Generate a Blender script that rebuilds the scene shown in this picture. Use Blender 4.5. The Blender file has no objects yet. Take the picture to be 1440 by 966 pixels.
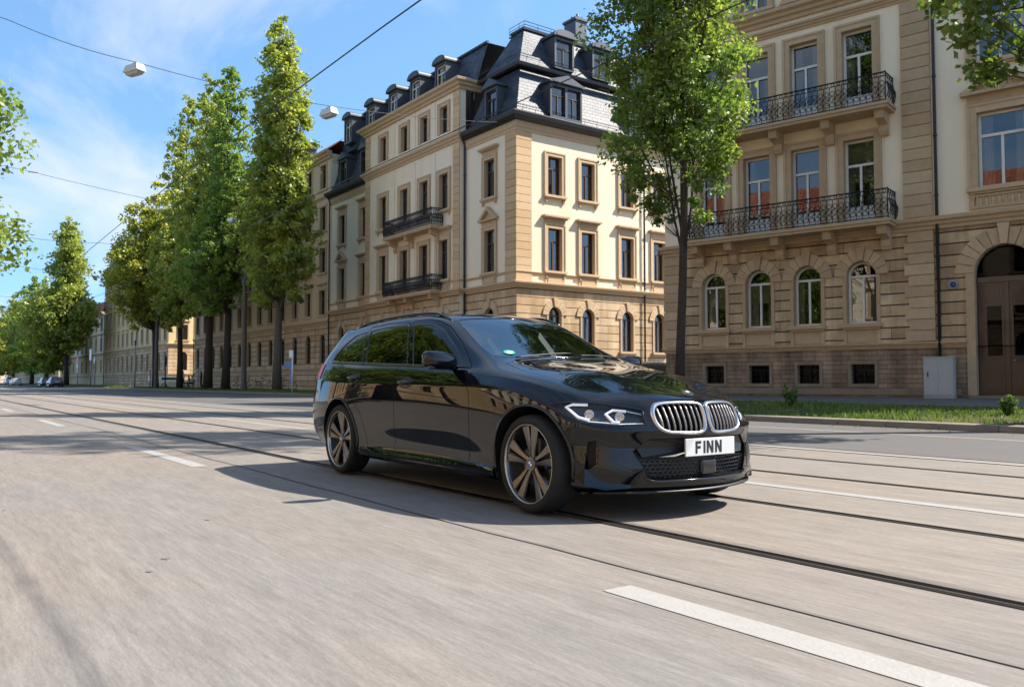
import bpy, bmesh, math, random
import numpy as np
from mathutils import Vector, Matrix
from mathutils.bvhtree import BVHTree
R=math.radians; PI=math.pi
sc=bpy.context.scene
COL=sc.collection
random.seed(7)

# ------------------------------------------------------------------ materials
MATS={}
def newmat(name):
    m=bpy.data.materials.new(name); m.use_nodes=True
    return m, m.node_tree, m.node_tree.nodes['Principled BSDF']
def N(nt,t,**kw):
    n=nt.nodes.new(t)
    for k,v in kw.items():
        if k in n.inputs: n.inputs[k].default_value=v
        else: setattr(n,k,v)
    return n
def simple(name,col,rough=.5,metal=0.,spec=.5,coat=0.,var=.12,scale=6.,bump=0.,bscale=60.,emit=0.):
    """plain principled surface with a little procedural tone variation and optional grain"""
    m,nt,b=newmat(name)
    b.inputs['Roughness'].default_value=rough; b.inputs['Metallic'].default_value=metal
    b.inputs['Specular IOR Level'].default_value=spec
    b.inputs['Coat Weight'].default_value=coat; b.inputs['Coat Roughness'].default_value=.03
    tc=N(nt,'ShaderNodeTexCoord'); no=N(nt,'ShaderNodeTexNoise',Scale=scale,Detail=4.)
    nt.links.new(tc.outputs['Object'],no.inputs['Vector'])
    mx=N(nt,'ShaderNodeMix',data_type='RGBA')
    mx.inputs['A'].default_value=tuple(c*(1-var) for c in col)+(1,)
    mx.inputs['B'].default_value=tuple(min(1,c*(1+var)) for c in col)+(1,)
    nt.links.new(no.outputs['Fac'],mx.inputs['Factor']); nt.links.new(mx.outputs['Result'],b.inputs['Base Color'])
    if bump:
        n2=N(nt,'ShaderNodeTexNoise',Scale=bscale,Detail=5.); nt.links.new(tc.outputs['Object'],n2.inputs['Vector'])
        bp=N(nt,'ShaderNodeBump',Strength=bump,Distance=.02); nt.links.new(n2.outputs['Fac'],bp.inputs['Height'])
        nt.links.new(bp.outputs['Normal'],b.inputs['Normal'])
    if emit:
        b.inputs['Emission Color'].default_value=(1,1,1,1); b.inputs['Emission Strength'].default_value=emit
    MATS[name]=m; return m
def glassmat(name,tint,ior=1.5,rough=0.0,refl=1.0):
    m=bpy.data.materials.new(name); m.use_nodes=True; nt=m.node_tree
    nt.nodes.remove(nt.nodes['Principled BSDF'])
    fr=N(nt,'ShaderNodeFresnel',IOR=ior); tr=N(nt,'ShaderNodeBsdfTransparent'); tr.inputs[0].default_value=tuple(tint)+(1,)
    gl=N(nt,'ShaderNodeBsdfGlossy',Roughness=rough); gl.inputs['Color'].default_value=(refl,refl,refl,1)
    mx=N(nt,'ShaderNodeMixShader'); nt.links.new(fr.outputs[0],mx.inputs[0]); nt.links.new(tr.outputs[0],mx.inputs[1]); nt.links.new(gl.outputs[0],mx.inputs[2])
    nt.links.new(mx.outputs[0],nt.nodes['Material Output'].inputs[0]); MATS[name]=m; return m

# ------------------------------------------------------------------ mesh building
class MB:
    def __init__(s,M=None): s.v=[];s.f=[];s.mi=[];s.sm=[];s.M=M
    def add(s,vs,fs,mi=0,smooth=False):
        o=len(s.v)
        if s.M is not None: vs=[s.M@Vector(p) for p in vs]
        s.v+= [tuple(p) for p in vs]
        for f in fs: s.f.append([i+o for i in f]); s.mi.append(mi); s.sm.append(smooth)
        return s
    def box(s,x0,x1,y0,y1,z0,z1,mi=0):
        if x0>x1:x0,x1=x1,x0
        if y0>y1:y0,y1=y1,y0
        if z0>z1:z0,z1=z1,z0
        return s.add([(x0,y0,z0),(x1,y0,z0),(x1,y1,z0),(x0,y1,z0),(x0,y0,z1),(x1,y0,z1),(x1,y1,z1),(x0,y1,z1)],
          [(0,3,2,1),(4,5,6,7),(0,1,5,4),(1,2,6,5),(2,3,7,6),(3,0,4,7)],mi)
    def rbox(s,c,size,rot=(0,0,0),mi=0,bev=.0):
        """box with chamfered edges, centred, rotated"""
        from mathutils import Euler
        E=Euler(rot).to_matrix(); a,b,d=[q/2 for q in size]; bv=min(bev,a*.9,b*.9,d*.9)
        if bv<=0:
            vs=[(x,y,z) for z in(-d,d) for y in(-b,b) for x in(-a,a)]
            fs=[(0,2,3,1),(4,5,7,6),(0,1,5,4),(1,3,7,5),(3,2,6,7),(2,0,4,6)]
            return s.add([E@Vector(p)+Vector(c) for p in vs],fs,mi)
        bm=bmesh.new(); bmesh.ops.create_cube(bm,size=1)
        for v in bm.verts: v.co=Vector((v.co.x*2*a,v.co.y*2*b,v.co.z*2*d))
        bmesh.ops.bevel(bm,geom=bm.edges[:],offset=bv,segments=2,affect='EDGES',profile=.6)
        bm.verts.index_update()
        vs=[E@v.co+Vector(c) for v in bm.verts]; fs=[[v.index for v in f.verts] for f in bm.faces]; bm.free()
        return s.add(vs,fs,mi,False)
    def tube(s,pts,r,n=8,mi=0,cap=True,closed=False,smooth=True):
        pts=[Vector(p) for p in pts]; m=len(pts); rr=r if isinstance(r,(list,tuple)) else [r]*m
        vs=[];fs=[]; prev=None
        for i,p in enumerate(pts):
            if closed: t=pts[(i+1)%m]-pts[i-1]
            else: t=pts[min(i+1,m-1)]-pts[max(i-1,0)]
            if t.length<1e-9: t=Vector((0,0,1))
            t.normalize()
            if prev is None:
                a=Vector((0,0,1)) if abs(t.z)<.9 else Vector((1,0,0)); u=t.cross(a).normalized()
            else:
                u=prev-t*prev.dot(t)
                u=u.normalized() if u.length>1e-6 else t.orthogonal().normalized()
            prev=u; w=t.cross(u)
            for k in range(n):
                an=2*PI*k/n; vs.append(p+(u*math.cos(an)+w*math.sin(an))*rr[i])
        lim=m if closed else m-1
        for i in range(lim):
            j=(i+1)%m
            for k in range(n): fs.append((i*n+k,i*n+(k+1)%n,j*n+(k+1)%n,j*n+k))
        if cap and not closed: fs+= [tuple(range(n-1,-1,-1)),tuple(range((m-1)*n,m*n))]
        return s.add(vs,fs,mi,smooth)
    def lathe(s,prof,n=24,axis='z',c=(0,0,0),mi=0,closed=False,smooth=True,a0=0,a1=2*PI):
        """prof: list of (radius, height) turned about an axis"""
        vs=[];fs=[];m=len(prof);full=abs(a1-a0-2*PI)<1e-6; cnt=n if full else n+1
        for k in range(cnt):
            a=a0+(a1-a0)*k/n; ca,sa=math.cos(a),math.sin(a)
            for r,h in prof:
                p={'z':(r*ca,r*sa,h),'y':(r*ca,h,r*sa),'x':(h,r*ca,r*sa)}[axis]
                vs.append((p[0]+c[0],p[1]+c[1],p[2]+c[2]))
        for k in range(n):
            k2=(k+1)%cnt
            for i in range(m if closed else m-1):
                j=(i+1)%m; fs.append((k*m+i,k2*m+i,k2*m+j,k*m+j))
        return s.add(vs,fs,mi,smooth)
    def cyl(s,c,r,h,axis='z',n=16,mi=0,r2=None):
        r2=r if r2 is None else r2
        s.lathe([(r,0),(r2,h)],n,axis,c,mi)
        for rr,hh,fl in((r,0,1),(r2,h,0)):
            vs=[]
            for k in range(n):
                a=2*PI*k/n; ca,sa=rr*math.cos(a),rr*math.sin(a)
                p={'z':(ca,sa,hh),'y':(ca,hh,sa),'x':(hh,ca,sa)}[axis]; vs.append((p[0]+c[0],p[1]+c[1],p[2]+c[2]))
            s.add(vs,[tuple(range(n)) if not fl else tuple(range(n-1,-1,-1))],mi)
        return s
    def prism(s,poly,f,h0,h1,mi=0,smooth=False):
        """poly: 2D outline; f(a,b,h) -> 3D point"""
        n=len(poly); vs=[f(a,b,h0) for a,b in poly]+[f(a,b,h1) for a,b in poly]
        fs=[tuple(range(n-1,-1,-1)),tuple(range(n,2*n))]+[(i,(i+1)%n,n+(i+1)%n,n+i) for i in range(n)]
        return s.add(vs,fs,mi,smooth)
    def build(s,name,mats,parent=None,loc=None,fixn=False):
        me=bpy.data.meshes.new(name); me.from_pydata(s.v,[],s.f)
        for m in (mats if isinstance(mats,(list,tuple)) else [mats]): me.materials.append(MATS[m] if isinstance(m,str) else m)
        me.polygons.foreach_set('material_index',s.mi); me.polygons.foreach_set('use_smooth',s.sm); me.update()
        if fixn:
            bm=bmesh.new(); bm.from_mesh(me); bmesh.ops.recalc_face_normals(bm,faces=bm.faces[:]); bm.to_mesh(me); bm.free()
        return link(name,me,parent,loc)
def link(name,data,parent=None,loc=None):
    o=bpy.data.objects.new(name,data); COL.objects.link(o)
    if parent is not None: o.parent=parent
    if loc is not None: o.location=loc
    return o
def thing(name,label,cat,loc=(0,0,0),rz=0,group=None):
    o=link(name,None,None,loc); o.rotation_euler=(0,0,rz); o.empty_display_size=.3
    return tag(o,label,cat,group)
def tag(o,label,cat,group=None,kind=None):
    if label: o['label']=label
    if cat: o['category']=cat
    if group: o['group']=group
    if kind: o['kind']=kind
    return o
def copy_tree(o,parent=None):
    c=o.copy(); COL.objects.link(c)
    if parent is not None: c.parent=parent
    for ch in list(o.children): copy_tree(ch,c)
    return c
def smooth_loop(pts,n=4):
    """Catmull-Rom through a closed 2D/3D outline"""
    m=len(pts); out=[]
    P=[Vector(p) for p in pts]
    for i in range(m):
        a,b,c,d=P[i-1],P[i],P[(i+1)%m],P[(i+2)%m]
        for k in range(n):
            t=k/n; out.append(.5*((2*b)+(c-a)*t+(2*a-5*b+4*c-d)*t*t+(3*b-a-3*c+d)*t**3))
    return out

# ------------------------------------------------------------------ the station wagon
simple('car_paint',(.0025,.0032,.0055),.4,.0,.0,1.0,var=.05); MATS['car_paint'].node_tree.nodes['Principled BSDF'].inputs['Coat IOR'].default_value=1.5; MATS['car_paint'].node_tree.nodes['Principled BSDF'].inputs['Coat Roughness'].default_value=.006
simple('gloss_black',(.006,.006,.007),.08,0,.5,.3,var=.05)
simple('black_plastic',(.012,.012,.012),.45,0,.4,var=.2,scale=30)
simple('satin_aluminium',(.50,.50,.50),.22,1.0,var=.04)
simple('slat_grey',(.20,.20,.205),.3,1.0,var=.05)
simple('dark_aluminium',(.19,.172,.155),.27,1.0,var=.1,scale=12)
simple('bright_rim',(.42,.41,.39),.25,1.0,var=.05)
simple('rubber',(.018,.018,.018),.75,0,.25,var=.25,scale=20,bump=.2)
simple('lamp_white',(.80,.83,.87),.3,0,.5,var=.02,emit=.12)
simple('lamp_grey',(.05,.05,.054),.35,.3,var=.2,scale=40)
simple('red_lens',(.55,.02,.015),.3,0,.3,.1,var=.1)
simple('bumper_black',(.010,.009,.009),.22,0,.5,var=.1)
simple('plate_white',(.56,.56,.545),.35,0,.5,var=.03)
simple('ink_black',(.01,.01,.01),.4,var=.1)
simple('roundel_blue',(.03,.18,.55),.2,var=.04)
simple('roundel_white',(.8,.82,.84),.2,var=.03)
simple('sticker_green',(.02,.45,.22),.4,var=.05)
simple('seat_fabric',(.03,.03,.033),.8,0,.2,var=.25,scale=30)
simple('brake_steel',(.25,.25,.26),.35,1,var=.15,scale=30)
simple('caliper_blue',(.01,.035,.16),.35,var=.1)
simple('paper_white',(.75,.75,.73),.7,var=.05)
glassmat('windscreen_glass',(.62,.70,.70),2.8)
glassmat('door_glass',(.30,.34,.33),1.58)
glassmat('privacy_glass',(.05,.055,.055),1.55)
glassmat('lamp_glass',(.93,.95,.97),1.28)

def car_cage():
    xs=[-2.07,-1.46,-.95,-.35,.15,.55,.93,1.42,1.78]
    def L(rear,c2,ys,zs,front,c12,dx=None):
        # rear: (x0,x1,z0,z1)  c2:(x,y,z)  front:(x13,x14,z13,z14)  c12:(x,y,z)
        dx=dx or [0]*9
        P=[(rear[0],0,rear[2]),(rear[1],.40,rear[3]),c2]
        P+=[(xs[i]+dx[i],ys[i],zs[i] if isinstance(zs,list) else zs) for i in range(9)]
        P+=[(c12[0]-.19,c12[1],c12[2]),(front[0]-.135,.40,front[2]),(front[1]-.09,0,front[3])]
        P[2]=(P[2][0]-.10,P[2][1]+.015,P[2][2]); P[1]=(P[1][0]-.03,P[1][1]+.03,P[1][2])
        return P
    R=[
    L((-2.36,-2.35,.25,.25),(-2.22,.64,.25),[.74,.80,.80,.80,.80,.80,.80,.80,.78],[.22,.19,.17,.165,.165,.165,.165,.165,.165],(2.24,2.27,.155,.155),(2.12,.70,.16)),
    L((-2.44,-2.43,.30,.30),(-2.30,.71,.29),[.82,.875,.88,.88,.88,.88,.88,.88,.855],[.27,.23,.21,.205,.20,.20,.20,.20,.20],(2.31,2.34,.195,.195),(2.17,.755,.20)),
    L((-2.50,-2.48,.42,.42),(-2.37,.745,.42),[.86,.90,.866,.846,.843,.848,.874,.905,.875],[.36,.34,.33,.325,.32,.32,.32,.32,.32],(2.33,2.365,.31,.31),(2.20,.77,.31)),
    L((-2.51,-2.49,.56,.56),(-2.38,.755,.56),[.875,.912,.895,.888,.888,.892,.90,.917,.88],.50,(2.30,2.35,.45,.45),(2.155,.755,.45)),
    L((-2.48,-2.46,.70,.70),(-2.355,.75,.70),[.872,.918,.91,.905,.905,.905,.91,.922,.868],[.69,.68,.68,.68,.68,.68,.68,.665,.625],(2.325,2.35,.555,.555),(2.185,.77,.555)),
    L((-2.44,-2.42,.84,.84),(-2.325,.735,.85),[.85,.903,.905,.898,.895,.892,.892,.895,.825],[.87,.86,.85,.84,.835,.83,.83,.79,.705],(2.295,2.335,.645,.645),(2.11,.705,.64)),
    L((-2.41,-2.39,.95,.95),(-2.295,.705,.96),[.812,.860,.862,.857,.852,.849,.848,.838,.762],[.98,.965,.95,.935,.925,.918,.908,.858,.766],(2.278,2.322,.695,.69),(2.085,.66,.70)),
    L((-2.36,-2.34,1.05,1.05),(-2.25,.68,1.05),[.775,.812,.82,.82,.815,.808,.798,.775,.70],[1.05,1.02,1.0,.985,.97,.96,.95,.886,.797],(2.24,2.293,.737,.733),(2.045,.61,.74)),
    L((-2.24,-2.22,1.18,1.18),(-2.13,.635,1.18),[.725,.76,.775,.775,.77,.76,.755,.70,.615],[1.16,1.14,1.125,1.11,1.10,1.045,.968,.902,.812],(2.185,2.238,.762,.758),(2.03,.56,.77),[.07,0,0,0,0,-.05,-.05,-.01,-.04]),
    L((-2.12,-2.11,1.30,1.30),(-2.03,.595,1.29),[.645,.672,.688,.692,.685,.705,.705,.615,.53],[1.29,1.315,1.325,1.328,1.305,1.14,.985,.918,.828],(2.13,2.18,.782,.778),(2.01,.505,.788),[.17,.05,.03,-.03,-.09,-.15,-.10,-.02,-.07]),
    L((-2.04,-2.03,1.375,1.375),(-1.95,.56,1.37),[.575,.597,.61,.612,.60,.635,.65,.53,.44],[1.375,1.412,1.428,1.428,1.40,1.205,1.0,.932,.842],(2.075,2.115,.80,.795),(1.985,.455,.804),[.22,.06,.03,-.05,-.17,-.22,-.13,-.03,-.09]),
    ]
    # top grid: j=1 (y ~ .32..), j=0 (center)
    cx=[-1.83,-1.40,-.92,-.38,.06,.46,.93,1.41,1.74]
    cz=[1.425,1.46,1.475,1.472,1.435,1.235,.995,.938,.868]
    T=R[-1]
    top1=[];top0=[]
    for i in range(9):
        c=Vector((cx[i],0,cz[i])); e=Vector(T[i+3])
        top0.append(tuple(c))
        m=c.lerp(e,.55); 
        x=c.x+(e.x-c.x)*.32; z=c.z+(e.z-c.z)*.30+(.016 if i>=7 else 0)
        top1.append((x,m.y,z))
    return R,top1,top0
def build_body_mesh(levels=3,mirror=True):
    R,t1,t0=car_cage()
    V=[];idx={}
    def add(k,p):
        idx[k]=len(V);V.append(p)
    for l,row in enumerate(R):
        for c,p in enumerate(row): add((l,c),p)
    for i in range(9):
        add(('m',i),t1[i]); add(('c',i),t0[i])
    n=len(R)-1
    F=[]
    for l in range(n):
        for c in range(14):
            F.append([idx[l,c],idx[l,c+1],idx[l+1,c+1],idx[l+1,c]])
    def g(i,j): # i -1..9 station
        if i==-1: return idx[n,j]
        if i==9: return idx[n,14-j]
        return {0:idx['c',i],1:idx['m',i],2:idx[n,i+3]}[j] if i not in(-1,9) else None
    for i in range(-1,9):
        for j in (0,1):
            F.append([g(i,j),g(i,j+1),g(i+1,j+1),g(i+1,j)])
    bm=bmesh.new()
    vs=[bm.verts.new(p) for p in V]
    for f in F: bm.faces.new([vs[i] for i in f])
    # mirror
    geom=bm.verts[:]+bm.edges[:]+bm.faces[:]
    r=bmesh.ops.duplicate(bm,geom=geom)
    nv=[e for e in r['geom'] if isinstance(e,bmesh.types.BMVert)]
    nf=[e for e in r['geom'] if isinstance(e,bmesh.types.BMFace)]
    for v in nv: v.co.y=-v.co.y
    bmesh.ops.reverse_faces(bm,faces=nf)
    bmesh.ops.remove_doubles(bm,verts=bm.verts[:],dist=1e-4)
    bmesh.ops.recalc_face_normals(bm,faces=bm.faces[:])
    # soft creases
    cl=bm.edges.layers.float.get('crease_edge') or bm.edges.layers.float.new('crease_edge')
    def crease(keys,val):
        pts=[Vector(V[idx[k]]) for k in keys]
        for s in (1,-1):
            for a,b in zip(pts,pts[1:]):
                for e in bm.edges:
                    A,B=e.verts[0].co,e.verts[1].co
                    a2=Vector((a.x,a.y*s,a.z));b2=Vector((b.x,b.y*s,b.z))
                    if ((A-a2).length<1e-3 and (B-b2).length<1e-3) or ((A-b2).length<1e-3 and (B-a2).length<1e-3): e[cl]=val
    crease([(7,c) for c in range(2,10)],.6)
    crease([(6,c) for c in range(9,12)],.45); crease([(3,c) for c in range(5,10)],.35)
    crease([(5,c) for c in range(2,11)],.7)
    crease([(1,c) for c in range(0,15)],.5)
    crease([(10,c) for c in range(9,13)],.35)
    crease([('m',6),('m',7),('m',8),(10,13)],.4)
    crease([(4,c) for c in range(11,15)],.5)
    crease([(10,c) for c in (0,1,2,3)],.5)
    crease([(10,c) for c in range(3,9)],.3)
    me=bpy.data.meshes.new('bodycage'); bm.to_mesh(me); bm.free()
    o=bpy.data.objects.new('bodycage',me); bpy.context.scene.collection.objects.link(o)
    s=o.modifiers.new('s','SUBSURF'); s.levels=levels; s.render_levels=levels
    dg=bpy.context.evaluated_depsgraph_get()
    m2=bpy.data.meshes.new_from_object(o.evaluated_get(dg))
    bpy.data.objects.remove(o); bpy.data.meshes.remove(me)
    bm=bmesh.new(); bm.from_mesh(m2)
    be=[e for e in bm.edges if e.is_boundary]
    bmesh.ops.holes_fill(bm,edges=be,sides=0)
    bmesh.ops.triangulate(bm,faces=[f for f in bm.faces if len(f.verts)>4])
    bmesh.ops.recalc_face_normals(bm,faces=bm.faces[:])
    bm.to_mesh(m2); bm.free()
    return m2


def eval_mesh(o):
    dg=bpy.context.evaluated_depsgraph_get()
    return bpy.data.meshes.new_from_object(o.evaluated_get(dg))
def volume(me):
    b=bmesh.new(); b.from_mesh(me); v=abs(b.calc_volume()); b.free(); return v
def boolean_once(me,cut,op):
    a=bpy.data.objects.new('a',me); b=bpy.data.objects.new('b',cut)
    COL.objects.link(a); COL.objects.link(b)
    m=a.modifiers.new('b','BOOLEAN'); m.object=b; m.operation=op; m.solver='EXACT'; m.use_self=False
    r=eval_mesh(a); bpy.data.objects.remove(a); bpy.data.objects.remove(b)
    b=bmesh.new(); b.from_mesh(r); bmesh.ops.remove_doubles(b,verts=b.verts[:],dist=2e-6); bmesh.ops.dissolve_degenerate(b,edges=b.edges[:],dist=1e-6); bmesh.ops.triangulate(b,faces=b.faces[:]); b.to_mesh(r); b.free()
    return r
def boolean(me,cut,op,vmin=0.,vmax=9.):
    """exact boolean, tried again with the cutter nudged by a hair when the volume comes out wrong"""
    v0=volume(me); best=None
    for k in range(8):
        c=cut.copy()
        if k: c.transform(Matrix.Translation((.00013*k,.00007*(-1)**k*k,.00011*k)))
        r=boolean_once(me,c,op); v=volume(r); ok=vmin<v<min(vmax,v0*1.001)
        if op=='DIFFERENCE': ok=ok and v<v0-1e-4
        if ok: return r
        best=r
        print('boolean retry',op,k,round(v,4),round(v0,4))
    return best
def solid(mb):
    me=bpy.data.meshes.new('cut'); me.from_pydata(mb.v,[],mb.f)
    bm=bmesh.new(); bm.from_mesh(me); bmesh.ops.recalc_face_normals(bm,faces=bm.faces[:])
    bmesh.ops.triangulate(bm,faces=bm.faces[:]); bm.to_mesh(me); bm.free()
    return me
def grow(poly,d):
    """offset a 2D outline outwards"""
    n=len(poly); A=sum(poly[i][0]*poly[(i+1)%n][1]-poly[(i+1)%n][0]*poly[i][1] for i in range(n)); s=1 if A>0 else -1
    out=[]
    for i in range(n):
        a,b,c=Vector(poly[i-1]),Vector(poly[i]),Vector(poly[(i+1)%n])
        e1=(b-a).normalized(); e2=(c-b).normalized()
        n1=Vector((e1.y,-e1.x))*s; n2=Vector((e2.y,-e2.x))*s
        q=n1+n2; q=q/max(.4,q.length_squared)*2 if q.length>1e-6 else n1
        out.append(tuple(b+q*d))
    return out

FD=[(.70,.935),(.795,.75),(.80,.54),(.775,.36),(.75,.275),(-.405,.275),(-.375,.42),(-.35,.60),(-.342,.76),(-.40,.95),(-.495,1.345),(-.46,1.372),(-.20,1.372),(-.05,1.352),(.12,1.298),(.36,1.165),(.645,.99)]
RD=[(-.405,.275),(-.375,.42),(-.35,.60),(-.342,.76),(-.40,.95),(-.495,1.345),(-.53,1.373),(-.90,1.376),(-1.27,1.365),(-1.315,1.33),(-1.36,1.10),(-1.345,.95),(-1.29,.80),(-1.13,.70),(-.985,.575),(-.92,.43),(-.885,.275)]
HOOD=[(.955,0),(.945,.30),(.905,.58),(.93,.66),(1.20,.705),(1.38,.695),(1.56,.66),(1.73,.60),(1.87,.505),(1.975,.41),(2.05,.30),(2.09,.15),(2.10,0)]
HOOD=HOOD+[(x,-y) for x,y in reversed(HOOD[1:-1])]
WF=[(.565,.972),(-.175,.985),(-.275,1.14),(-.40,1.335),(-.21,1.337),(-.07,1.319),(.09,1.268),(.32,1.138)]
WR=[(-.265,.988),(-1.05,1.012),(-1.245,1.325),(-.92,1.345),(-.50,1.342),(-.38,1.16)]
WQ=[(-1.125,1.018),(-1.60,1.035),(-1.86,1.06),(-1.835,1.12),(-1.73,1.215),(-1.58,1.295),(-1.335,1.327)]
WS=[(.80,.0),(.797,.15),(.787,.30),(.765,.43),(.735,.53),(.705,.59),(.675,.622),(.645,.632),(.42,.60),(.16,.555),(.07,.538),(.05,.52),(.052,.40),(.075,.2),(.085,0)]
WS=[(x+.06 if x>.6 else x,y) for x,y in WS]
WS=WS+[(x,-y) for x,y in reversed(WS[1:-1])]
WB=[(.0,1.06),(.48,1.06),(.545,1.10),(.50,1.29),(.46,1.315),(0,1.33)]; WB=WB+[(-y,z) for y,z in reversed(WB[1:-1])]
HLP=[(1.655,-.862,.708),(1.75,-.79,.727),(1.861,-.64,.721),(1.964,-.518,.702),(2.05,-.405,.682),(2.105,-.425,.590),(2.014,-.606,.583),(1.893,-.761,.600),(1.78,-.822,.650)]
S2=math.sqrt(.5)
HL=[((x+y)*S2,z) for x,y,z in HLP]
KID=[(.010,.685),(.022,.716),(.065,.732),(.19,.736),(.31,.731),(.368,.714),(.397,.678),(.404,.63),(.394,.582),(.362,.546),(.30,.527),(.18,.520),(.085,.521),(.035,.537),(.012,.59)]
INT=[(0,.508),(.44,.497),(.535,.425),(.455,.262),(.43,.245),(0,.238)]; INT=INT+[(-y,z) for y,z in reversed(INT[1:-1])]
TL=[(-2.14,.985),(-2.22,1.035),(-2.6,1.03),(-2.6,.885),(-2.36,.875)]
def kid(sgn,d=0.,n=5):
    p=[(v.x,v.y) for v in smooth_loop([(a,b) for a,b in KID],n)]
    if d: p=grow(p,d)
    return [(sgn*a,b) for a,b in p]

def panel_parts(me,BV):
    pass

def make_wagon(name,label,group=None):
    root=thing(name,label,'car',(0,0,0),0,group)
    base=build_body_mesh(3)
    bt=bmesh.new(); bt.from_mesh(base); bmesh.ops.triangulate(bt,faces=bt.faces[:]); bt.to_mesh(base); bt.free()
    bm=bmesh.new(); bm.from_mesh(base); bm.normal_update()
    vn_bm=bm
    bmesh.ops.triangulate(bm,faces=bm.faces[:]); bm.verts.ensure_lookup_table(); bm.faces.ensure_lookup_table()
    BV=BVHTree.FromBMesh(bm)
    VN=[v.normal.copy() for v in bm.verts]; FV=[[v.index for v in f.verts] for f in bm.faces]; VC=[v.co.copy() for v in bm.verts]
    from mathutils.interpolate import poly_3d_calc
    def orig_normal(p):
        h=BV.find_nearest(p)
        if h[0] is None or h[3]>6e-4: return None
        ids=FV[h[2]]; w=poly_3d_calc([VC[i] for i in ids],h[0])
        n=Vector((0,0,0))
        for i,ww in zip(ids,w): n+=VN[i]*ww
        return n.normalized()
    def hit(o,d):
        h=BV.ray_cast(Vector(o),Vector(d)); return h[0],h[1]
    def surf_x(y,z):
        h=BV.ray_cast(Vector((4,y,z)),Vector((-1,0,0))); return h[0].x if h[0] else 2.0
    def surf_side(x,z,s):
        h=BV.ray_cast(Vector((x,3*s,z)),Vector((0,-s,0))); return h[0].y if h[0] else .8*s
    def surf_top(x,y):
        h=BV.ray_cast(Vector((x,y,4)),Vector((0,0,-1))); return h[0].z if h[0] else 1.0
    # ---- cutters
    cav=MB()
    def ring(z,x0,x1,y,xc,yc): return [(x0,-y,z),(xc,-y,z),(x1,-yc,z),(x1,yc,z),(xc,y,z),(x0,y,z)]
    rs=[ring(.33,-2.2,.80,.76,.6,.6),ring(.92,-2.25,.84,.765,.50,.45),ring(1.0,-2.2,.76,.73,.42,.42),ring(1.33,-1.95,.02,.60,-.15,.40),ring(1.385,-1.85,-.12,.50,-.3,.35)]
    vs=sum(rs,[]); fs=[(5,4,3,2,1,0),tuple(range(24,30))]
    for i in range(4):
        for k in range(6): fs.append((i*6+k,i*6+(k+1)%6,i*6+6+(k+1)%6,i*6+6+k))
    cav.add(vs,fs)
    cut=MB()
    side=lambda s:(lambda a,b,h:(a,s*h,b))
    front=lambda a,b,h:(h,a,b)
    def diag(s):   # outline in the plane across the front corner
        return lambda a,b,h:((a+h)*S2, s*(h-a)*S2, b)
    win=MB()
    for s in(1,-1):
        for W in (WF,WR,WQ): win.prism(W,side(s),.52,1.1)
    win2=MB(); win2.prism(WS,lambda a,b,h:(a,b,h),.90,1.7)
    win2.prism(WB,front,-2.6,-1.9)
    for s in(1,-1):
        for ax in(1.49,-1.45):
            cut.cyl((ax,.60*s if s>0 else -1.3,.325),.368,.70,'y',40)
        cut.prism(HL,diag(s),1.70,2.5)
        cut.prism([((1.944-.767)*S2,.485),((1.985-.735)*S2,.492),((1.985-.738)*S2,.345),((1.925-.785)*S2,.292)],diag(s),1.80,2.5)
        cut.prism(kid(s,-.008),front,1.90,2.6)
    cut.prism(INT,front,2.02,2.6)
    fr=MB(); rr=MB()
    for s in(1,-1):
        fr.prism(grow(FD,.0032),side(s),.4951,1.2117); rr.prism(grow(RD,.0032),side(s),.4951,1.2117)
    pans=[]
    for s in(1,-1):
        for D,W in((FD,WF),(RD,WR)): pans.append((MB().prism(grow(D,-.0032),side(s),.5037,1.2013),MB().prism(W,side(s),.493,1.31)))
    pans.append((MB().prism(grow(HOOD,-.003),lambda a,b,h:(a,b,h),.735,1.3),None))
    fr.prism(grow(HOOD,.0022),lambda a,b,h:(a,b,h),.733,1.31)
    panels=[]
    for p_,w_ in pans:
        q_=boolean(base.copy(),solid(p_),'INTERSECT',.02,1.2)
        if w_ is not None:
            q_=boolean(q_,solid(w_),'DIFFERENCE',.02); q_=boolean(q_,solid(cav),'DIFFERENCE',.01)
        panels.append(q_)
    body=boolean(base.copy(),solid(fr),'DIFFERENCE',3.); body=boolean(body,solid(rr),'DIFFERENCE',2.6)
    for c_ in (cav,win,win2,cut):
        v_=volume(body); body=boolean(body,solid(c_),'DIFFERENCE',v_*(.2 if c_ is cav else .6))
    glasses=[boolean(base.copy(),solid(w_),'INTERSECT') for w_ in(win,win2)]
    def finish(me,mats,drop_inner=False,shift=0.):
        b=bmesh.new(); b.from_mesh(me)
        if drop_inner:
            kill=[]
            for f in b.faces:
                n=orig_normal(f.calc_center_median())
                if n is None or n.dot(f.normal)<.6: kill.append(f)
            bmesh.ops.delete(b,geom=kill,context='FACES')
        b.to_mesh(me); b.free()
        me.materials.clear()
        for m in mats: me.materials.append(MATS[m])
        ln=[Vector((0,0,1))]*len(me.loops); cache={}
        for p in me.polygons:
            c=orig_normal(p.center); out=c is not None and c.dot(p.normal)>.7
            p.material_index=0 if out or len(mats)==1 else 1
            p.use_smooth=True
            for li in p.loop_indices:
                vi=me.loops[li].vertex_index
                if out:
                    if vi not in cache: cache[vi]=orig_normal(me.vertices[vi].co)
                    n=cache[vi]; ln[li]=n if n is not None else p.normal.copy()
                else: ln[li]=p.normal.copy()
        if shift:
            mv={}
            for p in me.polygons:
                for li in p.loop_indices: mv[me.loops[li].vertex_index]=ln[li]
            for vi,n in mv.items(): me.vertices[vi].co-=n*shift
        me.normals_split_custom_set([tuple(n) for n in ln])
        return me
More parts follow.
